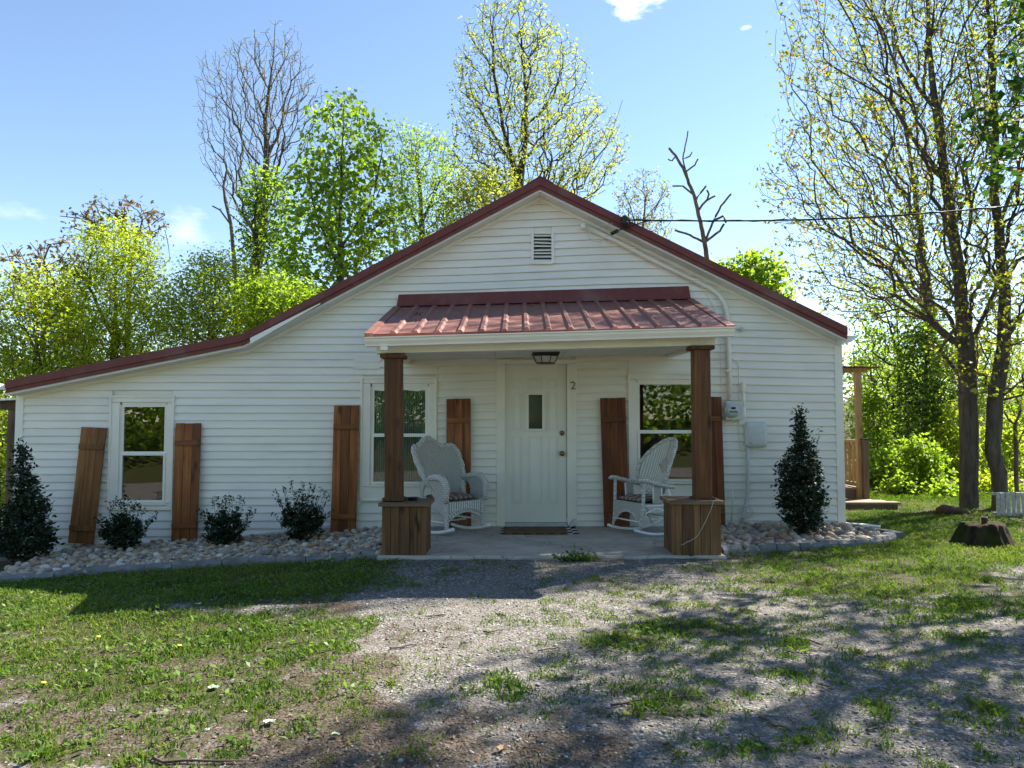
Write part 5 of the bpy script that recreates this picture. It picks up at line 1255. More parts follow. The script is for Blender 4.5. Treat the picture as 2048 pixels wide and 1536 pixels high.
def tree(name, label, Y, stems, bands, n, leaf, n_leaf, size, seed, bark='bark_grey', r_tip=.006, r_base=None, bf=.35, group=None, base=None, clump=.18, shape='leaf', step=.6,
         aspect=.6, wob=.09, cat='tree', dscale=.8, exp=.42, extra=None, droop=.3, spread=.0, lf_name='crown', shell=.0, down=.7, bare=0.0):
    rng = np.random.default_rng(seed); nodes, par = stem_nodes(stems, Y, step, base, rng, spread); n_main = len(stem_nodes(stems[:1], Y, step, base, rng)[0])
    pts = crown_pts(bands, Y, n, rng, dscale, shell) if n else np.zeros((0, 3))
    pos, par, plen = grow(nodes, par, pts, bf, down); N = len(pos)
    tips = np.zeros(N); order = np.argsort(-plen); has_child = np.zeros(N, bool); has_child[par[par >= 0]] = True
    tips[~has_child] = 1
    for i in order:
        if par[i] >= 0: tips[par[i]] += tips[i]
    rad = r_tip * np.maximum(tips, 1) ** exp
    if r_base is not None:
        f = r_base / rad[0]; h = np.clip(rad / rad[0], 0, 1); rad = rad * (1 + (f - 1) * h ** .9)
    if n == 0:
        tot = plen.max() + 1e-9; rad = r_base * np.clip(1 - .80 * plen / tot, .12, 1) * np.where(np.arange(N) < n_main, 1, .55)
    t = thing(name, label, cat, (pos[0][0], pos[0][1], pos[0][2]), group)
    bme, mid = branch_mesh('branches', pos, par, rad, len(nodes), wob, rng); obj('trunk' if cat != 'shrub' else 'stems', bme, MT[bark], t)
    def leaves(cnt, lf, sz, nm, sel=None, shp=shape):
        tw = np.where((~has_child) | (rad < r_tip * 1.9))[0]; tw = tw[(tw >= len(nodes)) & (par[tw] >= 0)]
        if cat == 'shrub': tw = np.concatenate([tw, np.arange(2, len(nodes))])
        if sel is not None: tw = tw[sel(pos[tw])]
        if bare: tw = tw[rng.random(len(tw)) > bare]
        if not len(tw): return
        k = rng.choice(tw, cnt); f = rng.uniform(.3, 1.05, cnt)[:, None]; lp = pos[par[k]] + (pos[k] - pos[par[k]]) * f + rng.normal(0, clump, (cnt, 3)) * np.array([1, 1, .8])
        cl = np.clip(.5 * rng.random(cnt) + .5 * hash2(k, k * 3.7, 2), 0, 1)
        obj(nm, leaf_mesh(nm, lp, sz, rng, aspect, droop, .5, cl, shp), LEAF[lf], t)
    if n_leaf: leaves(n_leaf, leaf, size, lf_name)
    for ex in (extra or []): leaves(*ex)
    return t

# --- hollies in the rock beds (planted on the bed surface)
def on_bed(x, y, surf, Y):
    p = P(x, y, Y); p[2] = float(surf(p[0], Y)) - .02; return p
HG = 'dark green hollies planted in the rock beds'
def holly(label, base_px, Y, surf, bands, n, nl, seed, size=.05, clump=.03, stems=None, r=.004):
    b = on_bed(base_px[0], base_px[1], surf, Y); top = bands[0]
    st = stems or [[(base_px[0], base_px[1] - 12), ((top[1] + top[2]) / 2, top[0] + 6)]]
    return tree('holly_shrub', label, Y, st, bands, n, 'holly', nl, size, seed, 'bark_dark', .0022, r * 3, .25, HG, b, clump, 'leaf', .12, .5, .08, 'shrub', .9, .42, droop=-.25, lf_name='foliage')
def fan(x, y, n, top, xl, xr, seed):
    r = random.Random(seed); out = [[(x, y), (x, top + 4)]]
    for i in range(n):
        u = (i + .5) / n * 2 - 1; tx = x + (xr - x if u > 0 else x - xl) * u; ty = top + r.uniform(-6, 30) + 38 * abs(u) ** 2.2
        out.append([(x + u * 6, y - 3), ((x + tx) / 2 + u * 6, (y * .62 + ty * .38)), (tx, ty)])
    return out
holly('tall cone-shaped holly at the left edge beside the corner', (40, 1112), -.75, surfL, [(880, 36, 46), (910, 28, 62), (945, 25, 68), (965, 18, 82), (990, 22, 84), (1005, 4, 103), (1030, -8, 92), (1060, -20, 108), (1085, -28, 114), (1108, -18, 92), (1118, 0, 70)], 800, 6500, 11, .054)
holly('cone-shaped holly with a thin leader right of the porch', (1606, 1066), -.75, surfR, [(815, 1596, 1606), (845, 1586, 1614), (880, 1582, 1618), (905, 1576, 1636), (925, 1560, 1640), (960, 1550, 1648), (1000, 1553, 1652), (1030, 1562, 1650), (1050, 1572, 1644), (1066, 1588, 1630)], 800, 6800, 12, .050,
      stems=[[(1606, 1052), (1604, 960), (1600, 822)], [(1612, 960), (1632, 900), (1638, 862)]])
holly('low spiky holly under the far left window', (248, 1102), -.62, surfL, [(1030, 225, 272), (1050, 205, 292), (1070, 198, 290), (1090, 215, 278), (1102, 232, 264)], 220, 5400, 13, .036, .013,
      stems=fan(248, 1092, 17, 996, 186, 318, 13))
holly('low spiky holly standing right of the orange brown shutter', (452, 1100), -.62, surfL, [(1026, 425, 482), (1048, 408, 496), (1070, 402, 490), (1090, 420, 478), (1100, 436, 468)], 220, 5400, 14, .036, .013,
      stems=fan(452, 1088, 17, 986, 394, 514, 14))
holly('low spiky holly standing left of the reddish shutter', (606, 1082), -.62, surfL, [(1008, 576, 640), (1030, 562, 652), (1045, 560, 652), (1065, 572, 645), (1082, 588, 626)], 220, 5400, 15, .036, .013,
      stems=fan(606, 1072, 17, 962, 538, 668, 15))

# --- trees behind the house, left to right
GB = 'spring trees behind the cottage'
def gz_at(x, Y): p = P(x, 700, Y); return (p[0], Y, float(ground_z(p[0], Y)) - .1)
tree('young_tree', 'lime green tree at the far left edge behind the lean-to', 9.0, [[(70, 760), (75, 640), (90, 560)], [(72, 700), (30, 620)], [(74, 690), (120, 600)]], [(540, 20, 130), (600, -20, 170), (660, -60, 190), (720, -70, 200), (790, -70, 180)], 620, 'lime', 14000, .10, 21, base=gz_at(65, 9), r_base=.10, clump=.20, group=GB, aspect=.5, extra=[(700, 'russet', .12, 'young_leaves')])
tree('sumac', 'bare stemmed sumac with russet leaf tufts at the far left edge', 10.0, [[(85, 700), (95, 600), (88, 520), (92, 480)], [(95, 600), (60, 540), (38, 500)], [(92, 560), (120, 520), (140, 490)], [(90, 640), (20, 520), (5, 490)], [(93, 620), (150, 560), (172, 512)]], [(470, 70, 112), (500, 5, 170), (540, 0, 175), (600, 20, 160)], 90, 'russet', 380, .11, 22, 'bark_grey', .009, .07, base=gz_at(80, 10), clump=.10, group=GB, aspect=.35, shape='lobed')
tree('young_tree', 'tall rounded lime green tree left of the roof break', 11.0, [[(225, 740), (232, 620), (228, 520), (225, 450)], [(230, 660), (170, 560), (145, 500)], [(231, 640), (290, 550), (300, 480)]], [(440, 200, 270), (470, 165, 300), (510, 130, 325), (570, 115, 335), (640, 105, 340), (700, 100, 330), (760, 110, 330)], 1000, 'lime', 22000, .10, 23, base=gz_at(225, 11), r_base=.13, clump=.20, group=GB, aspect=.45)
tree('sumac', 'arching sumac with rust coloured tufts above the lime green tree', 13.0, [[(255, 640), (262, 520), (240, 440), (195, 400)], [(258, 520), (285, 440), (275, 420)], [(255, 500), (315, 440), (330, 430)], [(262, 540), (180, 440), (120, 432)], [(262, 560), (340, 520), (330, 460)]], [(392, 185, 215), (415, 160, 330), (440, 115, 335), (480, 120, 340)], 120, 'russet', 420, .12, 24, 'bark_grey', .010, .08, base=gz_at(255, 13), clump=.13, group=GB, aspect=.35, shape='lobed')
tree('young_tree', 'bushy lime green tree just above the roof break', 10.0, [[(430, 720), (425, 620), (430, 540)], [(428, 660), (370, 580)], [(428, 650), (490, 570)]], [(505, 395, 475), (540, 350, 520), (590, 310, 545), (640, 300, 560), (690, 300, 545)], 750, 'lime', 14000, .10, 25, base=gz_at(430, 10), r_base=.11, clump=.20, group=GB, aspect=.45)
tree('young_tree', 'small yellow green tree close behind the left eave', 8.0, [[(560, 690), (555, 620), (550, 560)]], [(550, 500, 600), (590, 470, 640), (640, 470, 640), (680, 490, 600)], 300, 'under', 5000, .10, 26, base=gz_at(560, 8), r_base=.08, clump=.18, group=GB)
tree('bare_tree', 'tall sparse tree with fine pale buds left of centre', 17.0, [[(500, 700), (508, 560), (525, 450), (534, 320), (530, 240), (538, 180), (548, 100), (550, 50)], [(534, 325), (565, 296), (582, 262), (566, 222), (600, 178), (610, 150)], [(528, 260), (500, 210), (470, 175), (430, 152), (392, 112)], [(525, 400), (490, 350), (460, 300), (430, 280), (398, 290)], [(534, 320), (480, 262), (440, 215), (385, 212)], [(540, 170), (570, 120), (600, 100)], [(538, 180), (510, 120), (480, 85)]],
     [(38, 530, 570), (65, 490, 600), (100, 395, 620), (140, 378, 640), (170, 385, 650), (205, 378, 690), (240, 385, 640), (280, 385, 620), (320, 395, 610), (370, 430, 580), (430, 450, 560)], 1250, 'bud', 3600, .06, 27, 'bark_grey', .0055, .22, base=gz_at(500, 17), clump=.07, group=GB, spread=.5, exp=.38, bf=.65, wob=.05)
tree('dead_snag', 'broken leaning snag left of the bright poplar', 13.0, [[(478, 700), (472, 560), (462, 450), (450, 400), (447, 372), (453, 343)], [(462, 450), (440, 420), (425, 412)]], [], 0, None, 0, .1, 28, 'bark_dead', .01, .17, base=gz_at(480, 13), group='dead trees behind the cottage', wob=.04, step=.5)
tree('ivy_tree', 'dark ivy-clad trunk below the tall sparse tree', 14.0, [[(520, 700), (515, 560), (512, 420), (510, 340)]], [(325, 495, 545), (370, 480, 590), (440, 475, 600), (520, 480, 600), (600, 500, 600)], 480, 'dark', 1300, .13, 29, base=gz_at(520, 14), r_base=.15, clump=.16, group=GB, extra=[(3000, 'poplar', .13, 'green_leaves')])
tree('poplar', 'bright green poplar with big leaves left of the gable', 12.5, [[(690, 740), (682, 600), (680, 450), (684, 300), (690, 200)], [(682, 560), (630, 420), (612, 330)], [(682, 520), (745, 400), (765, 300)], [(682, 600), (600, 520), (560, 470)], [(682, 480), (730, 470), (800, 420)]],
     [(178, 665, 705), (205, 640, 728), (240, 612, 755), (300, 595, 795), (360, 585, 812), (430, 570, 820), (500, 555, 830), (570, 530, 780), (640, 500, 700)], 1150, 'poplar', 3400, .16, 30, 'bark_grey', .006, .15, base=gz_at(690, 12.5), clump=.17, group=GB, aspect=.9, bf=.3, extra=[(2900, 'under', .16, 'bright_leaves')])
tree('willow', 'slim pale green tree between the poplar and the gable', 20.0, [[(850, 620), (845, 480), (840, 380), (830, 290)], [(845, 450), (880, 360), (890, 290)], [(846, 480), (805, 380), (800, 300)]], [(248, 780, 840), (280, 775, 905), (340, 770, 925), (420, 790, 930), (500, 800, 900)], 800, 'under', 5500, .12, 31, base=gz_at(850, 20), r_base=.16, clump=.2, group=GB)
tree('young_tree', 'low yellow leaved tree just left of the roof peak', 12.0, [[(985, 620), (985, 480), (990, 400), (985, 350)], [(985, 460), (930, 400)], [(987, 440), (1020, 380)]], [(330, 930, 1010), (365, 895, 1040), (410, 880, 1050), (470, 860, 1050), (540, 870, 1040)], 560, 'pale', 6500, .105, 32, 'bark_dark', .006, .09, base=gz_at(985, 12), clump=.13, group=GB)
tree('locust_tree', 'tall many-stemmed tree with yellow green leaves above the roof peak', 15.0, [[(1056, 600), (1046, 430), (1030, 340), (1005, 250), (988, 150), (985, 60), (990, 5)], [(1040, 400), (1050, 300), (1052, 200), (1045, 100), (1035, 20)], [(1046, 430), (1085, 340), (1095, 240), (1090, 130), (1085, 50)], [(1052, 450), (1110, 350), (1130, 260), (1150, 180), (1150, 110)], [(1052, 460), (1120, 400), (1175, 340), (1215, 290), (1245, 200)], [(1044, 430), (985, 350), (940, 280), (915, 220)], [(1042, 430), (960, 370), (905, 300)], [(1030, 340), (960, 220), (930, 130)], [(1095, 300), (1125, 200), (1120, 90)], [(1056, 470), (1150, 410), (1210, 380)]],
     [(-10, 960, 1090), (30, 930, 1110), (70, 905, 1150), (130, 905, 1180), (190, 898, 1195), (230, 895, 1250), (280, 892, 1258), (330, 890, 1250), (370, 905, 1230), (410, 940, 1180)], 1700, 'pale', 12000, .11, 33, 'bark_dark', .0075, .20, base=gz_at(1056, 15), clump=.10, group=GB, spread=.7, exp=.40, bf=.5, aspect=.5, down=1.2)
tree('bare_tree', 'small bare twiggy tree right of the roof peak', 14.0, [[(1285, 620), (1285, 480), (1290, 400), (1285, 345)], [(1286, 460), (1250, 390)], [(1287, 440), (1330, 380)]], [(335, 1262, 1310), (365, 1235, 1340), (410, 1225, 1352), (460, 1225, 1350), (520, 1240, 1340)], 620, 'bud', 1300, .08, 34, 'bark_twig', .005, .07, base=gz_at(1285, 14), clump=.08, group=GB, exp=.38, extra=[(500, 'pale', .09, 'first_leaves')])
tree('dead_snag', 'dead grey snag with forked broken limbs behind the right roof slope', 10.5, [[(1424, 600), (1412, 500), (1400, 440), (1388, 390), (1370, 345), (1352, 312), (1338, 296)], [(1374, 355), (1366, 318), (1372, 285), (1376, 262)], [(1408, 480), (1428, 440), (1442, 412), (1462, 388)], [(1396, 425), (1412, 402), (1430, 392)], [(1392, 405), (1402, 385), (1412, 372)], [(1404, 490), (1380, 470), (1350, 460)], [(1386, 385), (1366, 372), (1345, 372)], [(1372, 350), (1390, 330), (1396, 318)], [(1428, 440), (1446, 432), (1452, 446)], [(1352, 312), (1344, 322), (1336, 318)], [(1408, 480), (1440, 462), (1448, 448)], [(1366, 318), (1380, 312), (1384, 304)], [(1414, 402), (1418, 388), (1414, 380)]], [], 0, None, 0, .1, 35, 'bark_dead', .01, .15, base=gz_at(1424, 10.5), group='dead trees behind the cottage', wob=.10, step=.2)
tree('young_tree', 'rounded green tree low behind the right roof slope', 13.0, [[(1500, 720), (1498, 620), (1495, 550)], [(1499, 640), (1440, 560)], [(1499, 630), (1545, 560)]], [(500, 1500, 1545), (520, 1430, 1560), (560, 1420, 1578), (610, 1430, 1600), (680, 1450, 1600)], 480, 'under', 6500, .14, 36, base=gz_at(1500, 13), r_base=.1, clump=.17, group=GB, aspect=.8)

# --- big trees on the right
GM = 'tall maples right of the cottage'
bA, bB = G(1938, 1016), G(2000, 1018)
tree('maple_tree', 'tall maple with straight dark trunk beside the side deck, leaves just opening', bA[1], [[(1938, 1000), (1938, 850), (1934, 700), (1922, 600), (1908, 480), (1890, 360), (1872, 220), (1858, 80), (1850, -120), (1845, -330)], [(1908, 490), (1850, 410), (1800, 330), (1745, 255), (1690, 160)], [(1928, 640), (1870, 560), (1800, 480), (1720, 420), (1640, 372), (1560, 372)], [(1890, 370), (1930, 250), (1945, 120), (1940, -60)], [(1872, 230), (1800, 130), (1720, 60), (1640, 20)], [(1920, 590), (1850, 490), (1760, 400), (1680, 290)], [(1934, 700), (1860, 640), (1790, 590), (1700, 560), (1600, 540)], [(1934, 680), (2000, 560), (2060, 470)], [(1880, 290), (1780, 200), (1660, 130), (1580, 100)], [(1936, 760), (1880, 700), (1800, 660)]],
     [(-260, 1680, 2060), (-120, 1590, 2110), (0, 1548, 2120), (80, 1542, 2120), (170, 1545, 2120), (260, 1540, 2110), (330, 1515, 2090), (390, 1498, 2080), (440, 1530, 2070), (500, 1560, 2060), (580, 1570, 2050), (640, 1640, 2040)], 4600, 'maple', 10000, .056, 41, 'bark_grey', .0034, .142, base=(bA[0], bA[1], bA[2] - .1), clump=.075, group=GM, spread=.7, exp=.40, bf=.5, shape='lobed', wob=.05,
     extra=[(900, 'maple_red', .06, 'red_buds')])
tree('maple_tree', 'maple with swollen twin trunk at the right edge, yellow young leaves', bB[1], [[(2000, 1000), (1985, 900), (1990, 800), (2008, 690), (2010, 580), (1998, 450), (1990, 320), (1985, 180), (1975, 20), (1970, -200)], [(1998, 450), (2040, 350), (2070, 200)], [(2008, 690), (2060, 600), (2120, 500)], [(1992, 800), (1950, 740), (1900, 720)], [(1990, 330), (1950, 220), (1930, 100)], [(2008, 640), (1960, 600), (1930, 590)]],
     [(-200, 1900, 2150), (-80, 1870, 2200), (60, 1870, 2260), (200, 1890, 2260), (350, 1880, 2260), (500, 1870, 2250), (600, 1860, 2240), (700, 1850, 2220), (790, 1880, 2160)], 2000, 'maple', 8000, .065, 42, 'bark_grey', .0038, .118, base=(bB[0], bB[1], bB[2] - .1), clump=.10, group=GM, spread=.7, exp=.42, bf=.3, shape='lobed')
tree('slender_tree', 'slender leaning tree with sparse leaves left of the straight maple', 8.0, [[(1880, 980), (1872, 780), (1856, 600), (1838, 440), (1815, 280), (1790, 120), (1775, -20)], [(1838, 440), (1780, 340), (1740, 240)], [(1856, 600), (1800, 500), (1750, 440)], [(1815, 280), (1850, 180), (1860, 60)], [(1850, 560), (1890, 470), (1900, 380)], [(1856, 610), (1770, 560), (1690, 540)]],
     [(-60, 1700, 1860), (60, 1640, 1900), (180, 1600, 1920), (300, 1590, 1930), (420, 1580, 1930), (520, 1600, 1920), (600, 1650, 1900)], 1500, 'maple', 4200, .062, 47, 'bark_grey', .0038, .12, base=(P(1882, 900, 8.0)[0], 8.0, float(ground_z(P(1882, 900, 8.0)[0], 8.0)) - .1), clump=.08, group=GM, spread=.6, exp=.39, bf=.55, shape='lobed', wob=.05)
b3 = G(2035, 1012)
tree('sapling', 'thin forked sapling at the right edge behind the white slatted panel', b3[1], [[(2032, 900), (2030, 850), (2045, 780), (2060, 740)], [(2030, 860), (1998, 800), (1975, 770)], [(2032, 900), (2060, 840)]], [(740, 1960, 2100), (820, 1970, 2100), (880, 2000, 2080)], 60, 'under', 250, .07, 43, 'bark_dead', .005, .035, base=b3, clump=.05, group='saplings and brush right of the cottage')
GS = 'saplings and brush right of the cottage'
def gpt(x, Y): p = P(x, 900, Y); return (p[0], Y, float(ground_z(p[0], Y)) - .05)
tree('vine_tree', 'crooked slender tree with vine clumps behind the side deck', 9.0, [[(1800, 960), (1795, 850), (1800, 760), (1795, 660), (1785, 600), (1792, 540)], [(1797, 700), (1770, 620), (1752, 570), (1742, 500)], [(1798, 760), (1850, 680)], [(1798, 800), (1740, 770), (1700, 800)]], [(560, 1700, 1830), (620, 1690, 1860), (680, 1700, 1880), (740, 1700, 1880), (820, 1720, 1880)], 520, 'under', 4200, .09, 44, 'bark_grey', .006, .12, base=gpt(1800, 9), clump=.13, group=GS)
tree('ivy_tree', 'dense ivy-clad tree between the deck and the big maple', 7.5, [[(1850, 980), (1848, 850), (1852, 720), (1850, 640)], [(1850, 800), (1890, 720)], [(1850, 830), (1810, 740)]], [(625, 1830, 1890), (680, 1800, 1920), (750, 1790, 1930), (830, 1795, 1930), (900, 1800, 1925), (980, 1810, 1920)], 650, 'dark', 3800, .095, 45, base=gpt(1850, 7.5), r_base=.10, clump=.14, group=GS, extra=[(5200, 'poplar', .095, 'green_leaves')])
for i, (x0, x1, y0, y1, Y, n, nl, lf, lab) in enumerate((
        (1695, 1790, 770, 1000, 8.5, 330, 4200, 'under', 'bright shrub seen through the deck railing'),
        (1735, 1815, 900, 1020, 5.8, 260, 2600, 'poplar', 'leafy shrub right beside the deck steps'),
        (1790, 1890, 880, 1020, 5.2, 320, 4200, 'under', 'broad leafy shrub left of the straight maple trunk'),
        (1870, 1960, 800, 1010, 6.8, 300, 3600, 'lime', 'sunlit shrub behind the straight maple trunk'),
        (1950, 2070, 830, 1010, 6.5, 320, 3800, 'lime', 'yellow green shrub between and behind the maple trunks'),
        (2010, 2120, 760, 1010, 9.0, 320, 3600, 'under', 'pale shrub at the right edge far behind the maples'),
        (1760, 1870, 700, 960, 12.0, 420, 5200, 'lime', 'lime green sapling thicket behind the ivy-clad tree'),
        (1755, 1840, 955, 1030, 4.7, 140, 1900, 'under', 'low brush at the grass edge beyond the deck steps'),
        (1830, 1925, 965, 1030, 4.6, 140, 1900, 'under', 'low brush at the grass edge left of the maple foot'),
        (1945, 2040, 950, 1020, 5.2, 140, 1900, 'lime', 'low sunlit brush behind the white slatted panel'),
        (1690, 1770, 930, 1010, 6.2, 140, 1900, 'under', 'low brush behind the deck, under the railing'),
        (1690, 1800, 650, 880, 15.0, 360, 4200, 'under', 'airy green thicket far behind the side deck roof'),
        (1940, 2070, 600, 860, 14.0, 420, 4600, 'under', 'tall green thicket behind the maple at the right edge'),
        (1880, 2000, 690, 960, 13.0, 420, 4800, 'lime', 'hazy lime green thicket behind the maple trunks'))):
    cx = (x0 + x1) / 2; w = (x1 - x0) / 2
    tree('brush_shrub', lab, Y, [[(cx, y1 - 20), (cx + 4, (y0 + y1) / 2), (cx, y0 + 30)], [(cx, y1 - 40), (cx - w * .5, y0 + 50)], [(cx, y1 - 40), (cx + w * .5, y0 + 50)]], [(y0, cx - w * .35, cx + w * .35), (y0 * .75 + y1 * .25, cx - w * .85, cx + w * .9), (y0 * .4 + y1 * .6, cx - w, cx + w), (y1, cx - w * .8, cx + w * .8)], n, lf, nl, .085, 50 + i, 'bark_twig', .004, .03, base=gpt(cx, Y), clump=.11, group=GS, cat='shrub', lf_name='foliage', aspect=.75)
# greenery seen at the left edge beside the side porch
tree('brush_shrub', 'pale sunlit brush at the left edge beyond the side porch post', 7.0, [[(0, 1010), (5, 900), (0, 820)], [(2, 960), (-30, 860)]], [(800, -70, 40), (860, -90, 50), (930, -90, 50), (1020, -80, 45)], 380, 'lime', 5200, .09, 61, 'bark_twig', .004, .04, base=gpt(0, 7), clump=.12, group='brush left of the cottage', cat='shrub', lf_name='foliage')
# the tree that hangs in from the right and dapples the drive
tree('shade_tree', 'dark leaved tree whose branches hang in at the upper right corner', -1.0, [[(2560, 420), (2540, 150), (2500, -150), (2480, -500)], [(2545, 250), (2300, 150), (2120, 160), (2020, 220), (1950, 270)], [(2540, 150), (2250, 0), (2080, 30), (1990, 120)], [(2545, 250), (2350, 300), (2150, 260), (2040, 310)], [(2520, 0), (2300, -250), (2150, -300)], [(2520, 0), (2750, -200)], [(2500, -150), (2350, -450)]],
     [(-760, 2300, 2750), (-520, 2150, 2950), (-250, 2060, 3050), (0, 1990, 3050), (110, 1965, 3000), (190, 1935, 2900), (260, 1925, 2800), (320, 1950, 2700), (360, 2010, 2600)], 1300, 'dark', 3600, .115, 46, 'bark_dark', .006, .22, base=(9.0, -1.0, -.15), clump=.13, spread=.6, bf=.3, aspect=.7, bare=.64, dscale=.85, extra=[(1000, 'dark', .12, 'hanging_leaves', lambda p: p[:, 0] < 6.4)])
# distant wood on the rise, and the wood across the drive behind the camera
def wood_mass(name, label, n, xr, yr, hfn, leaf, size, seed):
    rng = np.random.default_rng(seed); k = n // 60; cx = rng.uniform(*xr, k); cy = rng.uniform(*yr, k); ch = hfn(cx, cy) * rng.uniform(.35, 1.05, k); rad = rng.uniform(.7, 1.9, k) * size * 4
    idx = rng.integers(0, k, n); d = rng.normal(0, 1, (n, 3)); d /= np.linalg.norm(d, axis=1, keepdims=True); p = np.stack([cx[idx], cy[idx], ground_z(cx[idx], cy[idx]) + ch[idx]], -1) + d * (rad[idx] * rng.uniform(.5, 1, n) ** .4)[:, None]
    o = obj(name, leaf_mesh(name, p, size, rng, .8, .2, .5, np.clip(.6 * hash2(idx, idx * 1.7, 3) + .4 * rng.random(n), 0, 1)), LEAF[leaf]); o['kind'] = 'stuff'; o['label'] = label; o['category'] = 'wood'; return o
wood_mass('distant_wood', 'hazy green wood on the far rise behind the cottage', 46000, (-150, 170), (58, 112), lambda x, y: 5.0 + 2.5 * vnoise(x * .1, y * .1, 2), 'far', .55, 71)
wood_mass('roadside_wood', 'sunlit wooded bank across the drive', 42000, (-22, 22), (-28, -20), lambda x, y: 8.0 * hash2(x, y, 5), 'poplar', .26, 72)

# ================================================================== GRASS, PEBBLES, LITTER
rg = np.random.default_rng(99)
def scatter(n, power=1.15):
    """points on the yard, denser near the camera"""
    Y = -6.75 + 13.6 * rg.random(n) ** power; half = (Y - CAM[1]) * .70 + .3; X = rg.uniform(-1, 1, n) * half
    return X, Y
def blocked(X, Y):
    b = (Y > -2.25) & (X > sx0 - .02) & (X < sx1 + .02)
    b |= (X < sx0 + .1) & (Y > np.interp(X, [p[0] for p in eL_], [p[1] for p in eL_]) - .01)
    b |= (X > sx1 - .1) & (X < eR_[-2][0] + .02) & (Y > np.interp(X, [p[0] for p in eR_[:-1]], [p[1] for p in eR_[:-1]]) - .01) & (Y < .1)
    b |= (Y > -.05) & (X < XR + .02); b |= (np.hypot((X - SQ[0]), (Y - SQ[1]) / .85) < .34)
    b |= (Y > DY - .65) & (X < xp + .35) & (X > XR - .1)
    return b
LEAF['grass'] = m_leaf('grass_blade', [(.036, .074, .010), (.062, .125, .015), (.105, .18, .024), (.165, .20, .045), (.26, .24, .10)], .4, .55, .25, 1.4)
LEAF['weed'] = m_leaf('weed_leaf', [(.05, .10, .014), (.09, .17, .026), (.17, .26, .05)], .4, .5, .3, 1.4)
LEAF['litter'] = m_leaf('dry_litter', [(.04, .026, .018), (.09, .062, .042), (.16, .12, .085), (.25, .20, .15)], .1, .85, .1, 1.0)
n = 620000; X, Y = scatter(n); Z = ground_z(X, Y); g, d = masks(X, Y, Z)
fine = vnoise(X * 7, Y * 7, 41) * .6 + vnoise(X * 19, Y * 19, 42) * .4
tuft = sstep(.60, .80, vnoise(X * 2.6, Y * 2.6, 45)) * sstep(.35, .75, vnoise(X * 11, Y * 11, 46)) * .55 * (Y > -6.6) * (X > -1.5); g = np.minimum(1, g * .92 + tuft)
keep = (rg.random(n) < np.clip((g + .16 + (fine - .5) * 1.7 - .40) * 1.0, 0, 1)) & ~blocked(X, Y); X, Y, Z = X[keep], Y[keep], Z[keep]; gk, fk = g[keep], fine[keep]
n = len(X); h = rg.uniform(.014, .044, n) * (.55 + .6 * gk) * (.7 + .6 * fk) * (1 + 1.6 * sstep(3.2, 4.6, Y)); a = rg.uniform(0, 6.28, n); lean = rg.normal(0, .65, n); w = rg.uniform(.0022, .0048, n)
dx, dy = np.cos(a), np.sin(a); ax, ay = -dy, dx
b0 = np.stack([X + ax * w, Y + ay * w, Z - .004], -1); b1 = np.stack([X - ax * w, Y - ay * w, Z - .004], -1)
tip = np.stack([X + dx * h * lean, Y + dy * h * lean, Z + h * .85], -1); md = np.stack([X + dx * h * lean * .35 - ax * w * .8, Y + dy * h * lean * .35 - ay * w * .8, Z + h * .55], -1)
V = np.stack([b0, b1, md, tip], 1).reshape(-1, 3); patch = vnoise(X * 1.6, Y * 1.6, 44)
o = obj('grass', fast_mesh('grass', V, np.arange(n * 4).reshape(n, 4), {'var': ('FACE', np.clip(rg.random(n) * .6 + patch * .4 - .05, 0, 1))}), LEAF['grass']); o['kind'] = 'stuff'; o['label'] = 'short patchy grass over the yard'; o['category'] = 'grass'
# broad leaved weeds
n = 60000; X, Y = scatter(n, 1.05); Z = ground_z(X, Y); g, d = masks(X, Y, Z); cl = vnoise(X * 3.3, Y * 3.3, 51)
keep = (rg.random(n) < np.clip((g - .35) * 1.6, 0, 1) * np.clip((cl - .42) * 3, .05, 1)) & ~blocked(X, Y) & (X < 1.2); X, Y, Z = X[keep], Y[keep], Z[keep]
o = obj('weeds', leaf_mesh('weeds', np.stack([X, Y, Z + rg.uniform(.004, .035, len(X))], -1), .046, rg, .5, -.15, 1.2), LEAF['weed']); o['kind'] = 'stuff'; o['label'] = 'broad leaved weeds growing through the left lawn'; o['category'] = 'weeds'
# pebbles
peb = [stone_mesh(60 + i, 1) for i in range(4)]
n = 90000; X, Y = scatter(n, 1.5); Z = ground_z(X, Y); g, d = masks(X, Y, Z); gp = vnoise(X * .9, Y * .9, 61)
keep = (rg.random(n) < np.clip(1.05 - g * 1.1 - d * .65, .03, 1) * np.clip(.35 + gp * .9, 0, 1)) & ~blocked(X, Y) & (Y < 1.0); X, Y, Z = X[keep][:30000], Y[keep][:30000], Z[keep][:30000]
S = np.clip(rg.lognormal(-5.05, .40, len(X)), .004, .02); 
def m_peb():
    k = Mat('gravel_pebbles', .85, .2); k.color(k.ramp(k.attr('var'), [(0, (.08, .077, .072)), (.35, (.155, .15, .142)), (.7, (.24, .234, .224)), (.92, (.38, .37, .36)), (1, (.26, .21, .15))])); return k.m
o = stuff_copies('gravel', peb, np.stack([X, Y, Z + S * .15], -1), S, rg.uniform(0, 6.28, len(X)), rg.random(len(X)), m_peb(), smooth=False); o['label'] = 'loose grey gravel on the drive'; o['category'] = 'gravel'
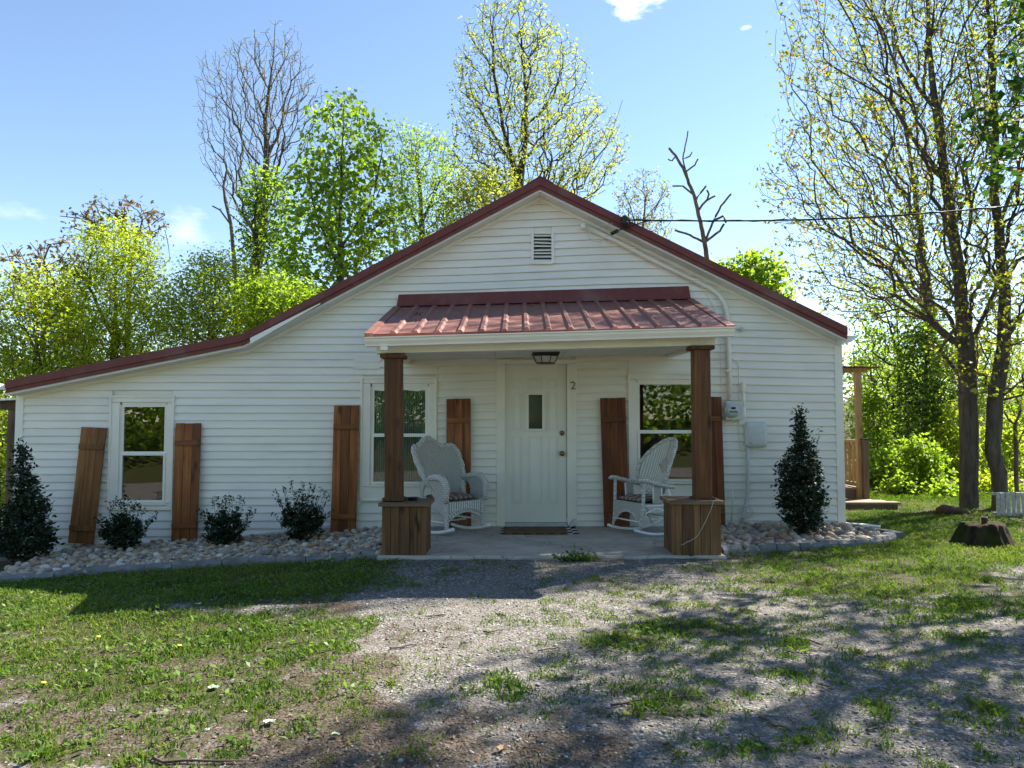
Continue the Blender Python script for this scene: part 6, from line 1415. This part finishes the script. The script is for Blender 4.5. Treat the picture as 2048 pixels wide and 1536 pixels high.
# dry leaf and bark litter
n = 60000; X, Y = scatter(n, 1.3); Z = ground_z(X, Y); g, d = masks(X, Y, Z)
keep = (rg.random(n) < np.clip(.10 + d * .75 - g * .1, 0, 1)) & ~blocked(X, Y) & (Y < 3); X, Y, Z = X[keep][:20000], Y[keep][:20000], Z[keep][:20000]
o = obj('leaf_litter', leaf_mesh('leaf_litter', np.stack([X, Y, Z + .004], -1), .026, rg, .4, 0.0, 2.6), LEAF['litter']); o['kind'] = 'stuff'; o['label'] = 'dry leaf and bark litter on the bare dirt'; o['category'] = 'litter'
# single twigs lying on the drive
TW = [((890, 1232), (850, 1236), 'dark stick on the sunlit gravel left of centre'), ((1075, 1306), (1130, 1296), 'thin twig in the middle of the drive'), ((1215, 1412), (1400, 1396), 'longest dark twig across the right drive grass'),
      ((1520, 1440), (1580, 1466), 'bent twig right of the longest dark twig'), ((1570, 1306), (1620, 1312), 'stubby dark stick on the bright gravel at right'), ((1590, 1278), (1640, 1292), 'pale curved twig on the upper right gravel'),
      ((1550, 1340), (1600, 1352), 'thin curved twig below the stubby dark stick'), ((1330, 1490), (1362, 1530), 'crooked twig near the bottom edge at right'), ((1500, 1472), (1545, 1508), 'forked twig low on the right gravel'),
      ((970, 1268), (1006, 1264), 'short black stick left of the drive centre'), ((300, 1528), (480, 1524), 'long thin twig along the bottom left edge'), ((1640, 1372), (1672, 1384), 'short twig on the far right gravel'), ((1730, 1464), (1770, 1458), 'knobbly twig at the lower right'), ((780, 1300), (840, 1290), 'thin twig beside the left lawn edge'), ((1530, 1165), (1552, 1166), 'short bark piece near the right pedestal')]
tr_ = random.Random(77)
for a, b, lab in TW:
    A, B = G(*a), G(*b); pts = []
    for i in range(7):
        u = i / 6; p_ = A + (B - A) * u; p_[0] += tr_.gauss(0, .012); p_[1] += tr_.gauss(0, .012); p_[2] = float(ground_z(p_[0], p_[1])) + .010 + .006 * tr_.random(); pts.append(p_)
    r_ = .004 + .003 * tr_.random(); m = MB().tube(pts, [r_ * (1.2 - .6 * i / 6) for i in range(7)], 5); s = pts[3]; m.tube([s, s + np.array((tr_.uniform(-.06, .06), tr_.uniform(.02, .07), .012))], [r_ * .6, r_ * .3], 4)
    tag(obj('fallen_twig', m, MT['bark_twig'], smooth=True), lab, 'twig', 'twigs lying on the drive')
def fallen(x, y, s, lab, col, name='fallen_leaf'):
    p_ = G(x, y); m = MB(); n = 9; r = random.Random(int(x))
    pts = [(p_[0] + s * math.cos(6.283 * i / n) * (1 - .3 * (i % 3 == 0)), p_[1] + s * .8 * math.sin(6.283 * i / n) * (1 - .3 * (i % 3 == 1)), p_[2] + .016 + .012 * r.random()) for i in range(n)]
    m.add(pts + [(p_[0], p_[1], p_[2] + .008)], [(i, (i + 1) % n, n) for i in range(n)]); tag(obj(name, m, col, solid=.0012), lab, 'leaf')
pg = m_plain('pale_leaf', (.33, .42, .26), .6, .15, 20); bg = m_plain('brown_leaf', (.13, .07, .035), .8, .3, 20); yg = m_plain('dandelion', (.75, .55, .02), .6, .1)
fallen(540, 1450, .034, 'pale green leaf fallen on the dirt at lower left', pg); fallen(428, 1380, .036, 'pale green leaf lying in the left lawn', pg); fallen(396, 1212, .030, 'pale leaf in the lawn near the shade edge', pg); fallen(672, 1476, .022, 'small pale leaf low on the left dirt', pg)
fallen(1480, 1460, .030, 'light brown leaf at the bottom of the left dirt', bg) if False else fallen(1005, 1505, .030, 'light brown leaf near the bottom centre', m_plain('tan_leaf', (.30, .20, .10), .8, .2, 20)); fallen(490, 1140, .040, 'brown leaf below the left edging blocks', bg)
for x, y, lab in ((86, 1378, 'yellow dandelion at the far left of the lawn'), (196, 1284, 'yellow dandelion in the sunny left lawn'), (358, 1302, 'yellow dandelion near the middle of the lawn'), (1253, 1441, 'yellow dandelion beside the longest dark twig')):
    p_ = G(x, y); t = thing('dandelion', lab, 'flower', p_, 'dandelions in the grass')
    obj('stalk', MB().tube([p_, p_ + (0, 0, .03)], .0018, 4), LEAF['weed'], t); obj('flower_head', MB().lathe([(.003, 0), (.016, .004), (.014, .010), (.002, .012)], tuple(p_ + (0, 0, .03)), 10), yg, t, smooth=True)
p_ = np.array((.62, -2.27, float(ground_z(.62, -2.27))))
t = thing('weed_clump', 'dark leafy weed growing against the porch slab edge', 'weed', p_)
lp = p_ + np.abs(rg.normal(0, 1, (260, 3))) * np.array([.0, .0, .035]) + rg.normal(0, 1, (260, 3)) * np.array([.10, .03, .0]); obj('leaves', leaf_mesh('leaves', lp, .05, rg, .5, -.2, .6), LEAF['weed'], t)
